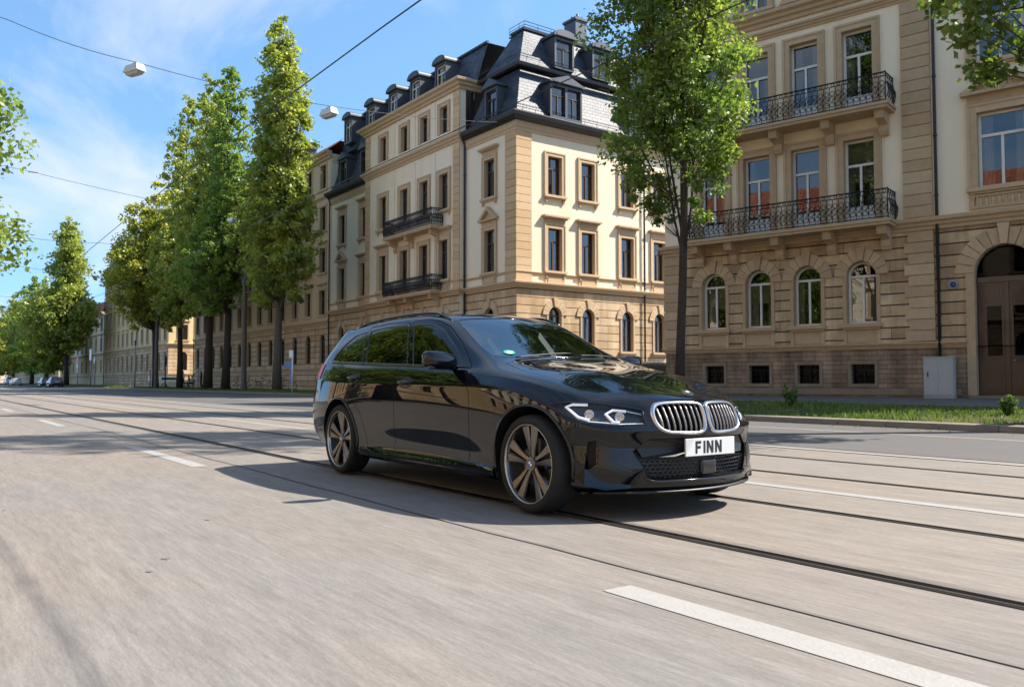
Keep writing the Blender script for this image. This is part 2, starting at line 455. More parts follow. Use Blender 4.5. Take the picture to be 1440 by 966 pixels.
    def islands(me):
        """split a mesh into its loose pieces"""
        b=bmesh.new(); b.from_mesh(me); b.verts.ensure_lookup_table()
        seen=set(); res=[]
        for f in b.faces:
            if f.index in seen: continue
            st=[f]; seen.add(f.index); g=[]
            while st:
                q=st.pop(); g.append(q)
                for e in q.edges:
                    for k in e.link_faces:
                        if k.index not in seen: seen.add(k.index); st.append(k)
            vi={}; vs=[]; fs=[]
            for q in g:
                ff=[]
                for v in q.verts:
                    if v.index not in vi: vi[v.index]=len(vs); vs.append(v.co.copy())
                    ff.append(vi[v.index])
                fs.append(ff)
            if len(fs)<12: continue
            m=bpy.data.meshes.new('piece'); m.from_pydata(vs,[],fs); res.append(m)
        b.free(); return res
    finish(body,['car_paint','black_plastic'])
    body.name='body'; link('body',body,root)
    doors={}
    for m in panels:
        xs=[v.co.x for v in m.vertices]; ys=[v.co.y for v in m.vertices]
        cx=(min(xs)+max(xs))/2; cy=(min(ys)+max(ys))/2
        finish(m,['car_paint','black_plastic'])
        if abs(cy)<.3: m.name='hood'; link('hood',m,root)
        else:
            m.name='door'; d=link('door',m,root); doors[(1 if cx>-.3 else 0,1 if cy>0 else -1)]=d
    bl=bmesh.new
    for g_ in glasses: finish(g_,['door_glass'],True,.004)
    for m in islands(glasses[0])+islands(glasses[1]):
        xs=[v.co.x for v in m.vertices]; ys=[v.co.y for v in m.vertices]; zs=[v.co.z for v in m.vertices]
        cx=(min(xs)+max(xs))/2; cy=(min(ys)+max(ys))/2
        # keep the original smooth normals
        if abs(cy)<.3 and cx>0: nm,mt,pa='windscreen','windscreen_glass',root
        elif abs(cy)<.3: nm,mt,pa='rear_window','privacy_glass',root
        else:
            s=1 if cy>0 else -1
            if cx>-.2: nm,mt,pa='window','door_glass',doors.get((1,s),root)
            elif cx>-1.2: nm,mt,pa='window','privacy_glass',doors.get((0,s),root)
            else: nm,mt,pa='quarter_window','privacy_glass',root
        finish(m,[mt])
        for p in m.polygons: p.use_smooth=True
        # moved 4 mm inwards, so look the normals up again with a wider search
        ln=[]
        for lp in m.loops:
            co=m.vertices[lp.vertex_index].co; h=BV.find_nearest(co); ids=FV[h[2]]
            w=poly_3d_calc([VC[i] for i in ids],h[0]); n=Vector((0,0,0))
            for i,ww in zip(ids,w): n+=VN[i]*ww
            ln.append(tuple(n.normalized()))
        m.normals_split_custom_set(ln); m.name=nm
        g=link(nm,m,pa)
        b=bmesh.new(); b.from_mesh(m)
        be=[e for e in b.edges if e.is_boundary]; nxt={}
        for e in be:
            nxt.setdefault(e.verts[0].index,[]).append(e.verts[1].index); nxt.setdefault(e.verts[1].index,[]).append(e.verts[0].index)
        b.verts.ensure_lookup_table()
        if nxt:
            st=next(iter(nxt)); loop=[st]; pv=None; cur=st
            while True:
                c=[k for k in nxt[cur] if k!=pv]
                if not c or c[0]==st: break
                pv,cur=cur,c[0]; loop.append(cur)
                if len(loop)>4000: break
            pts=[]
            for i in loop:
                co=b.verts[i].co.copy()
                if not pts or (co-pts[-1]).length>.012: pts.append(co)
            MB().tube(pts,.0075 if nm!='windscreen' else .006,6,closed=True).build('trim',['gloss_black'],g)
        b.free()
    # ---- belt strip under the side windows
    for s in(1,-1):
        pts=[]
        for i in range(31):
            x=.66-(.66+1.93)*i/30; z=.962+ (.66-x)*.034
            y=surf_side(x,z,s); pts.append((x,y+s*.002,z))
        MB().tube(pts,.007,6).build('belt_trim',['gloss_black'],root)
    # ---- wheel arch lips
    for s in(1,-1):
        for ax in(1.49,-1.45):
            pts=[]
            for i in range(33):
                a=R(-14)+R(208)*i/32; x=ax+.376*math.cos(a); z=.325+.376*math.sin(a)
                pts.append((x,surf_side(x,max(z,.19),s)+s*.001,z))
            MB().tube(pts,.011,8).build('wheel_arch_lip',['car_paint'],root)
    # ---- side skirts
    for s in(1,-1):
        vs=[];fs=[];K=30
        for i in range(K+1):
            x=-1.03+2.13*i/K; y=abs(surf_side(x,.285,s)); e=min(1,i/3,(K-i)/3)
            vs+=[(x,s*(y-.01),.290),(x,s*(y+.008+.016*e),.262),(x,s*(y+.012+.020*e),.245),(x,s*(y+.005),.205),(x,s*(y-.05),.175)]
        for i in range(K):
            for j in range(4): fs.append((i*5+j,i*5+j+1,i*5+6+j,i*5+5+j))
        MB().add(vs,fs,0,False).build('side_skirt',['car_paint'],root,fixn=True)
    # ---- kidney grilles
    for s in(1,-1):
        o=kid(s,0.0,5); n=len(o); rings=[]
        inn=kid(s,-.023,5); mid1=kid(s,-.004,5); mid2=kid(s,-.018,5)
        vs=[];fs=[]
        for ringp,dx in((o,-.012),(mid1,.014),(mid2,.014),(inn,-.004),(inn,-.05)):
            vs+=[(surf_x(a,b)+dx,a,b) for a,b in ringp]
        for k in range(4):
            for i in range(n): fs.append((k*n+i,k*n+(i+1)%n,k*n+n+(i+1)%n,k*n+n+i))
        g=MB().add(vs,fs,0,True).build('grille',['satin_aluminium'],root,fixn=True)
        def zspan(y):
            zz=[]
            for i in range(n):
                (a,b),(c,d)=inn[i],inn[(i+1)%n]
                if (a-y)*(c-y)<0: zz.append(b+(d-b)*(y-a)/(c-a))
            return (min(zz),max(zz)) if len(zz)>1 else None
        for k in range(8):
            y=s*(.060+k*.041); q=zspan(y)
            if not q: continue
            z0,z1=q; m=6; w=.0075; vs=[];fs=[]
            for i in range(m+1):
                z=z0+(z1-z0)*i/m; x=surf_x(y,z)-.006; 
                bow=.012*math.sin(PI*min(1,i/m+.25))
                vs+=[(x-.05,y-w,z),(x+bow-.006,y-w,z),(x+bow,y-w*.4,z),(x+bow,y+w*.4,z),(x+bow-.006,y+w,z),(x-.05,y+w,z)]
            for i in range(m):
                for j in range(5): fs.append((i*6+j,i*6+j+1,i*6+7+j,i*6+6+j))
            MB().add(vs,fs,0,False).build('slat',['slat_grey'],g,fixn=True)
        q=[(surf_x(a,b)-.075,a,b) for a,b in kid(s,-.012,5)]
        MB().add(q,[tuple(range(len(q)))]).build('backing',['ink_black'],g)
    # ---- lower intake: honeycomb, radar cover, upper blank, lip
    it=MB(); it2=MB()
    def inside(y,z):
        p=INT; c=False
        for i in range(len(p)):
            (a,b),(e,f)=p[i],p[i-1]
            if (b>z)!=(f>z) and y<(e-a)*(z-b)/(f-b)+a: c=not c
        return c
    hz=[.252+.0235*k for k in range(6)]
    for k in range(5):
        for j in range(-14,15):
            y0=(j+(.5 if k%2 else 0))*.034
            if abs(y0)<.075: continue
            zc=hz[k]+.012; pts=[(y0-.017,zc),(y0-.011,zc+.0105),(y0+.011,zc+.0105),(y0+.017,zc),(y0+.011,zc-.0105),(y0-.011,zc-.0105)]
            if all(inside(a,b) for a,b in pts):
                (it if y0<0 else it2).tube([(surf_x(a,b)-.022,a,b) for a,b in pts],.0026,5,closed=True,mi=0,smooth=False)
    it.build('intake_mesh',['gloss_black'],root); it2.build('intake_mesh',['gloss_black'],root)
    up=[(y,z) for y,z in ((-.50,.44),(-.435,.492),(0,.503),(.435,.492),(.50,.44),(.47,.385),(-.47,.385))]
    def sheet(poly,dx,th,m,name,parent,sub=10):
        """solid panel following the nose"""
        vs=[];fs=[]; n=len(poly)
        fine=[]
        for i in range(n):
            a,b=Vector(poly[i]),Vector(poly[(i+1)%n]); k=max(1,int((b-a).length/.05))
            fine+=[tuple(a.lerp(b,t/k)) for t in range(k)]
        n=len(fine)
        vs=[(surf_x(a,b)+dx,a,b) for a,b in fine]+[(surf_x(a,b)+dx-th,a,b) for a,b in fine]
        cy=sum(a for a,b in fine)/n; cz=sum(b for a,b in fine)/n
        vs.append((surf_x(cy,cz)+dx,cy,cz))
        fs=[(i,(i+1)%n,2*n) for i in range(n)]+[(i,(i+1)%n,n+(i+1)%n,n+i) for i in range(n)]
        return MB().add(vs,fs,0,False).build(name,[m],parent,fixn=True)
    sheet(up,-.016,.02,'black_plastic','intake_panel',root)
    MB().rbox((surf_x(0,.31)-.012,0,.312),(.03,.135,.092),(0,0,0),0,.014).build('radar_cover',['gloss_black'],root)
    pts=[]
    for i in range(25):
        y=-.47+.94*i/24; pts.append((surf_x(y,.232)+.006,y,.236+.05*max(0,(abs(y)-.42)/.05)*.5))
    MB().tube(pts,.0085,8).build('lip_trim',['satin_black' if 'satin_black' in MATS else 'gloss_black'],root)
    # splitter blade under the nose and the fins at its corners
    sp=[];fs=[]
    K=28
    for i in range(K+1):
        y=-.74+1.48*i/K; x=surf_x(y,.20)
        sp+=[(x-.10,y,.185),(x+.012,y,.175),(x+.012,y,.165),(x-.10,y,.150)]
    for i in range(K):
        for j in range(4): fs.append((i*4+j,i*4+(j+1)%4,i*4+4+(j+1)%4,i*4+4+j))
    MB().add(sp,fs,0,True).build('splitter',['black_plastic'],root,fixn=True)
    for s in(1,-1):
        A=[(1.89,-.820,.275),(1.935,-.785,.318),(2.075,-.535,.252),(2.10,-.555,.200),(2.025,-.70,.190),(1.945,-.80,.215)]
        top=[Vector((x,y,z)) for x,y,z in A]; c=Vector((1.86,-.62,.24))
        inn=[p.lerp(c,.45) for p in top]
        vs=[(p.x,p.y*(-s),p.z) for p in top+inn]; n=6
        fs=[tuple(range(n))]+[(i,(i+1)%n,n+(i+1)%n,n+i) for i in range(n)]
        MB().add(vs,fs).build('bumper_fin',['car_paint'],root,fixn=True)
    for s in(1,-1):
        Q=[(x_,y_,z_) for x_,y_,z_ in((1.985,-.715,.470),(2.085,-.520,.408),(2.090,-.530,.272),(1.990,-.715,.335))]
        vs=[];fs=[]
        for i in range(9):
            for j in range(7):
                a=Vector(Q[0]).lerp(Vector(Q[1]),i/8); b=Vector(Q[3]).lerp(Vector(Q[2]),i/8); q=a.lerp(b,j/6)
                D=Vector((S2,-S2,0)); h=BV.ray_cast(q+D*1.0,-D); p=(h[0] if h[0] else q)+D*.0025
                vs.append((p.x,-s*p.y,p.z))
        for i in range(8):
            for j in range(6): fs.append((i*7+j,i*7+j+1,i*7+8+j,i*7+7+j))
        MB().add(vs,fs,0,False).build('bumper_panel',['bumper_black'],root,fixn=True)  # dark sheet on the skin, a dark road reflection put into its colour
    # ---- number plate
    px=surf_x(0,.44)+.010
    pl=MB().rbox((px,.01,.441),(.012,.465,.112),(0,0,0),0,.004).build('license_plate',['plate_white'],root)
    lt=MB(); h=.078; w=.0165; z0=.441-h/2; X0=px+.0062; X1=px+.008
    def bar(p,q,ww):
        (a,b),(c,d)=p,q
        if b==d or abs(c-a)<1e-6:
            if b==d: lt.box(X0,X1,a,c,b-ww/2,b+ww/2)
            else: lt.box(X0,X1,a-ww/2,a+ww/2,b,d)
        else:
            lt.add([(X0,a-ww*.55,b),(X0,a+ww*.55,b),(X0,c+ww*.55,d),(X0,c-ww*.55,d),(X1,a-ww*.55,b),(X1,a+ww*.55,b),(X1,c+ww*.55,d),(X1,c-ww*.55,d)],
             [(0,1,2,3),(4,5,6,7),(0,1,5,4),(1,2,6,5),(2,3,7,6),(3,0,4,7)])
    z1=z0+h
    def F(y): bar((y,z0),(y,z1),w); bar((y+w/2,z1-w/2),(y+.044,z1-w/2),w); bar((y+w/2,z0+h*.5),(y+.038,z0+h*.5),w)
    def I(y): bar((y,z0),(y,z1),w)
    def NN(y):
        bar((y,z0),(y,z1),w); bar((y+.046,z0),(y+.046,z1),w); 
        lt.add([(X0+.0004,y-w/2,z1),(X0+.0004,y+w/2+.001,z1),(X0+.0004,y+.046+w/2,z0),(X0+.0004,y+.046-w/2-.001,z0),(X1+.0004,y-w/2,z1),(X1+.0004,y+w/2+.001,z1),(X1+.0004,y+.046+w/2,z0),(X1+.0004,y+.046-w/2-.001,z0)],
             [(0,1,2,3),(4,5,6,7),(0,1,5,4),(1,2,6,5),(2,3,7,6),(3,0,4,7)])
    # seen from the front the word runs from -y to +y
    F(-.125); I(-.050); NN(-.020); NN(.060)
    lt.build('plate_lettering',['ink_black'],pl,fixn=True)
    # ---- roundel
    def roundel(parent,name,r,place):
        """place(a,b,h) -> point; black ring, blue and white quarters"""
        m=MB(); n=32
        def disc(r0,r1,h,mi,a0,a1,k):
            vs=[];fs=[]
            for i in range(k+1):
                a=a0+(a1-a0)*i/k
                vs+=[place(r0*math.cos(a),r0*math.sin(a),h),place(r1*math.cos(a),r1*math.sin(a),h)]
            for i in range(k): fs.append((2*i,2*i+1,2*i+3,2*i+2))
            m.add(vs,fs,mi)
        disc(r*.92,r,.004,3,0,2*PI,n); disc(r*.60,r*.92,.0035,0,0,2*PI,n); disc(r*.55,r*.60,.004,3,0,2*PI,n)
        for q in range(4): disc(0.0001,r*.55,.0037,1+q%2,q*PI/2,(q+1)*PI/2,8)
        vs=[];fs=[]
        for i in range(n):
            a=2*PI*i/n; vs+=[place(r*math.cos(a),r*math.sin(a),.004),place(r*math.cos(a),r*math.sin(a),-.004)]
        for i in range(n): fs.append((2*i,2*i+1,(2*i+3)%(2*n),(2*i+2)%(2*n)))
        m.add(vs,fs,3)
        return m.build(name,['ink_black','roundel_white','roundel_blue','satin_aluminium'],parent)
    c,nrm=hit((2.045,0.02,4),(0,0,-1)); t=Vector((0,1,0)); b2=nrm.cross(t)
    roundel(root,'emblem',.041,lambda a,b,h:tuple(c+t*a+b2*b+nrm*(h+.003)))
    # ---- headlights
    for s in(1,-1):
        def on(a,b,dn,s=s):
            # raycast along the diagonal to the skin, then dn inwards
            D=Vector((S2,S2*s,0)); P=Vector((a*S2,-a*S2*s,b))+D*4
            h=BV.ray_cast(P,-D)
            q=h[0] if h[0] else P-D*2.15
            return q-D*dn
        fine=[]
        hlp=HL
        n0=len(hlp)
        for i in range(n0):
            a,b=Vector(hlp[i]),Vector(hlp[(i+1)%n0]); k=max(1,int((b-a).length/.03)); fine+=[tuple(a.lerp(b,t/k)) for t in range(k)]
        smin=min(p[0] for p in fine); smax=max(p[0] for p in fine)
        def span(a):
            zz=[]
            for i in range(len(fine)):
                (p,q),(r_,t)=fine[i],fine[(i+1)%len(fine)]
                if (p-a)*(r_-a)<=0 and p!=r_: zz.append(q+(t-q)*(a-p)/(r_-p))
            return (min(zz),max(zz))
        def patch(dn,name,mat,parent,smooth=True,inset=.004):
            vs=[];fs=[];M=26;K=6
            for i in range(M+1):
                a=smin+.003+(smax-smin-.006)*i/M; lo,hi=span(a)
                ins=min(inset,(hi-lo)*.3)
                for j in range(K+1): vs.append(on(a,lo+ins+(hi-lo-2*ins)*j/K,dn))
            for i in range(M):
                for j in range(K): fs.append((i*7+j,i*7+j+1,i*7+8+j,i*7+7+j))
            return MB().add(vs,fs,0,smooth).build(name,[mat],parent)
        hb=patch(.052,'headlight','lamp_grey',root)
        # angled daytime bars and two projectors
        w=smax-smin
        def bar3(pts,r,nm='light_bar',mt='lamp_white'):
            MB().tube([on(a,b,dn) for a,b,dn in pts],r,6,smooth=False).build(nm,[mt],hb)
        lo=lambda f:span(smin+w*f)
        P=lambda f,g,dn:(smin+w*f,lo(f)[0]+(lo(f)[1]-lo(f)[0])*g,dn)
        bar3([P(.42,.88,.02),P(.27,.84,.02),P(.20,.60,.022),P(.33,.16,.022),P(.44,.12,.024)],.0095)
        bar3([P(.80,.74,.02),P(.67,.74,.022),P(.60,.50,.022),P(.68,.15,.022),P(.74,.10,.022)],.0095)
        bar3([P(.97,.05,.025),P(.74,.06,.025),P(.44,.08,.025)],.0035)
        bar3([P(.97,.80,.022),P(.80,.76,.022)],.005,'light_bar','satin_aluminium')
        for f in(.44,.74):
            a,b,_=P(f,.42,0); q=on(a,b,.035); D=Vector((S2,S2*s,0)); qq=Vector((0,0,1)); e=D.cross(qq)
            m=MB(); n=20
            for r0,r1,h0,h1 in((.026,.030,.0,.02),(.030,.023,.02,.022),(.023,.0005,.018,.012)):
                vs=[];fs=[]
                for i in range(n):
                    an=2*PI*i/n; u=e*math.cos(an)+qq*math.sin(an); vs+=[q+u*r0+D*h0,q+u*r1+D*h1]
                for i in range(n): fs.append((2*i,2*i+1,(2*i+3)%(2*n),(2*i+2)%(2*n)))
                m.add(vs,fs,0,True)
            m.build('projector',['satin_aluminium'],hb)
        patch(.001,'cover','lamp_glass',hb,True,.001)
        rim=[on(a,b,-.001) for a,b in fine]
        MB().tube(rim,.004,5,closed=True).build('seal',['gloss_black'],hb)
    # ---- tail lights
    for s in(1,-1):
        vs=[];fs=[];M=14;K=6
        for i in range(M+1):
            a=R(-8)+R(78)*i/M   # swing round the rear corner
            for j in range(K+1):
                z=.885+.145*j/K-.02*math.cos(a)*0
                D=Vector((-math.cos(R(90)-a),s*math.sin(R(90)-a),0)) if False else Vector((-math.sin(R(20)+a),s*math.cos(R(20)+a),0))
                o=Vector((-1.95,s*.42,z)); h=BV.ray_cast(o+D*3,-D)
                p=h[0] if h[0] else o+D*.5
                vs.append(p+D*.006)
        for i in range(M):
            for j in range(K): fs.append((i*7+j,i*7+j+1,i*7+8+j,i*7+7+j))
        MB().add(vs,fs,0,True).build('taillight',['red_lens'],root)
    # ---- roof rails, shark fin
    for s in(1,-1):
        pts=[]
        for i in range(25):
            x=.02-1.80*i/24; t=i/24; lift=.022*min(1,8*t,8*(1-t))
            y=.568-.012*t; pts.append((x,s*y,surf_top(x,s*y)+lift-.004))
        MB().tube(pts,.0125,8).build('roof_rail',['gloss_black'],root)
    zf=surf_top(-1.55,0)
    MB().add([(-1.42,0,zf-.005),(-1.66,.03,zf-.005),(-1.66,-.03,zf-.005),(-1.66,.006,zf+.06),(-1.62,0,zf+.065),(-1.55,0,zf+.045)],[(0,1,3,4,5),(0,5,4,3,2),(1,2,3)],0,True).build('roof_antenna',['car_paint'],root)
    # ---- door handles
    for (fr,s),d in doors.items():
        x=-.16 if fr else -1.13; z=.845 if fr else .885
        y=surf_side(x,z,s)
        m=MB(); vs=[]; n=14
        # recess dish
        q=[(x+.112*math.cos(2*PI*i/24),z+.046*math.sin(2*PI*i/24)) for i in range(24)]
        m.add([(a,surf_side(a,b,s)+s*.0012,b) for a,b in q]+[(x,surf_side(x,z,s)+s*.0012,z)],[(i,(i+1)%24,24) for i in range(24)],1,False)
        pts=[(x+t*.100,surf_side(x+t*.1,z,s)+s*(.006+.026*math.sqrt(max(0,1-t*t))),z+.004) for t in [-1+2*i/12 for i in range(13)]]
        m.tube(pts,[.008+.006*math.sqrt(max(0,1-(-1+2*i/12)**2)) for i in range(13)],8,0)
        m.build('handle',['car_paint','black_plastic'],d)
    # ---- mirrors
    for s in(1,-1):
        prof=[(-.14,.0),(-.135,.55),(-.10,.86),(-.03,1.0),(.05,1.0),(.115,.86),(.138,.5),(.14,0)]
        vs=[];fs=[];n=16
        cx,cy,cz=.50,.965,1.012
        for t,k in prof:
            for i in range(n):
                a=2*PI*i/n; ca,sa=math.cos(a),math.sin(a)
                ex=.075*k*(abs(ca)**.7)*(1 if ca>0 else -1); ez=.068*k*(abs(sa)**.7)*(1 if sa>0 else -1)
                if ca<0: ex*=.55
                vs.append((cx+ex-.02*abs(t)/.14*k,s*(cy+t),cz+ez+.012*(t/.14)))
        for r_ in range(len(prof)-1):
            for i in range(n): fs.append((r_*n+i,r_*n+(i+1)%n,r_*n+n+(i+1)%n,r_*n+n+i))
        mi=MB().add(vs,fs,0,True).build('mirror',['car_paint'],doors.get((1,s),root),fixn=True)
        MB().tube([(.47,s*.80,.955),(.48,s*.86,.962),(.49,s*.93,.965)],[.028,.022,.02],8).build('mirror_arm',['gloss_black'],mi)
        MB().tube([(cx+.02,s*(cy-.11),cz-.052),(cx+.02,s*(cy+.11),cz-.048)],.018,8).build('mirror_base',['gloss_black'],mi)
        MB().rbox((cx-.047,s*cy,cz),(.008,.20,.10),(0,0,0),0,.003).build('mirror_glass',['bright_rim'],mi)
    # ---- wheels
    def wheel(ax,s):
        w=link('wheel',None,root,(ax,s*.795,.320)); w.empty_display_size=.2
        if s<0: w.rotation_euler=(0,0,PI)
        ty=MB().lathe([(.245,-.09),(.265,-.102),(.285,-.106),(.304,-.10),(.316,-.085),(.320,-.06),(.320,.06),(.316,.085),(.304,.10),(.285,.106),(.268,.103),(.256,.095),(.245,.085)],56,'y')
        ty.build('tyre',['rubber'],w)
        rb=MB().lathe([(.256,.092),(.259,.097),(.257,.100),(.252,.098),(.249,.09),(.236,.05),(.230,-.085),(.25,-.09)],56,'y')
        rim=rb.build('rim',['bright_rim'],w)
        MB().lathe([(.245,.075),(.235,.06),(.228,-.08),(.0,-.083)],40,'y').build('barrel',['black_plastic'],rim)
        sp=MB()
        for k in range(5):
            a=2*PI*k/5+R(90)
            for sg in(1,-1):
                # each arm: two wide blades that part towards the rim
                pr=[(.035,.003,.013,.066),(.08,.004,.015,.070),(.14,.006,.022,.076),(.20,.010,.031,.082),(.249,.014,.039,.086)]
                vs=[];fs=[]
                for r_,off,hw,yy in pr:
                    for e,dy in((-hw,-.010),(-hw*.75,0),(hw*.75,-.004),(hw,-.014),(hw*.8,-.04),(-hw*.8,-.036)):
                        t=sg*(off+hw)+e*sg
                        x=r_*math.cos(a)-t*math.sin(a); z=r_*math.sin(a)+t*math.cos(a)
                        vs.append((x,yy+dy,z))
                for i in range(len(pr)-1):
                    for j in range(6): fs.append((i*6+j,i*6+(j+1)%6,i*6+6+(j+1)%6,i*6+6+j))
                sp.add(vs,fs,0,False)
        sp.cyl((0,.02,0),.062,.052,'y',24,0,.045)
        sp.build('spoke',['dark_aluminium'],rim,fixn=True)
        roundel(rim,'hub_cap',.033,lambda a,b,h:(a,.072+h,b))
        MB().cyl((0,-.02,0),.165,.022,'y',36).build('brake_disc',['brake_steel'],w)
        MB().rbox((-.13,.006,.06),(.075,.07,.17),(0,R(-25),0),0,.015).build('brake_caliper',['caliper_blue'],w)
    for ax in(1.49,-1.45):
        for s in(1,-1): wheel(ax,s)
    # ---- cabin
    def seat(x,y,wd=.48):
        m=MB(); m.rbox((x,y,.47),(.52,wd,.18),(0,R(-6),0),0,.06); m.rbox((x-.30,y,.80),(.16,wd,.62),(0,R(-16),0),0,.06)
        st=m.build('seat',['seat_fabric'],root)
        MB().rbox((x-.415,y,1.17),(.09,.26,.17),(0,R(-12),0),0,.04).build('headrest',['seat_fabric'],st)
    seat(.0,.38); seat(.0,-.38); seat(-.95,.36,.5); seat(-.95,-.36,.5)
    d=MB(); d.rbox((.58,0,.86),(.42,1.44,.15),(0,R(4),0),0,.05); d.rbox((.40,0,.60),(.35,.28,.4),(0,0,0),0,.04); d.rbox((.42,.38,.93),(.10,.30,.06),(0,0,0),0,.02)
    d.build('dashboard',['black_plastic'],root)
    m=MB(); C0=Vector((.30,.38,.90)); ax=Vector((-.9,0,.42)).normalized(); e1=Vector((0,1,0)); e2=ax.cross(e1)
    m.tube([C0+(e1*math.cos(2*PI*i/32)+e2*math.sin(2*PI*i/32))*.185 for i in range(32)],.016,8,closed=True)
    m.tube([C0-e1*.18,C0+e1*.18],.018,6); m.tube([C0,C0-e2*.18],.018,6); m.tube([C0,C0-ax*.2],.03,8)
    m.build('steering_wheel',['black_plastic'],root)
    zc=surf_top(.12,0)
    MB().rbox((.17,0,zc-.11),(.04,.23,.07),(0,R(15),0),0,.018).build('inner_mirror',['black_plastic'],root)
    # windscreen sticker, paper, wipers, cowl
    def wsp(x,y,d): return Vector((x,y,surf_top(x,y)))+ (Vector((.55,0,.83)))*d
    q=[];cxs,cys=.70,-.47
    for i in range(24):
        a=2*PI*i/24; q.append(wsp(cxs+.042*math.sin(a)*1.0,cys+.045*math.cos(a),.0015))
    st=MB().add(q,[tuple(range(24))]).build('windscreen_sticker',['sticker_green'],root)
    MB().add([wsp(cxs+.020*math.sin(2*PI*i/16)+.003,cys+.028*math.cos(2*PI*i/16),.003) for i in range(16)],[tuple(range(16))]).build('disc',['paper_white'],st)
    for y0,y1,x1 in((-.52,.05,.80),(.10,.60,.76)):
        pts=[wsp(.845-.03*abs(y0+ (y1-y0)*t)*0-(.845-x1)*t,y0+(y1-y0)*t,.012) for t in [i/10 for i in range(11)]]
        MB().tube(pts,.006,6).build('wiper',['black_plastic'],root)
    return root

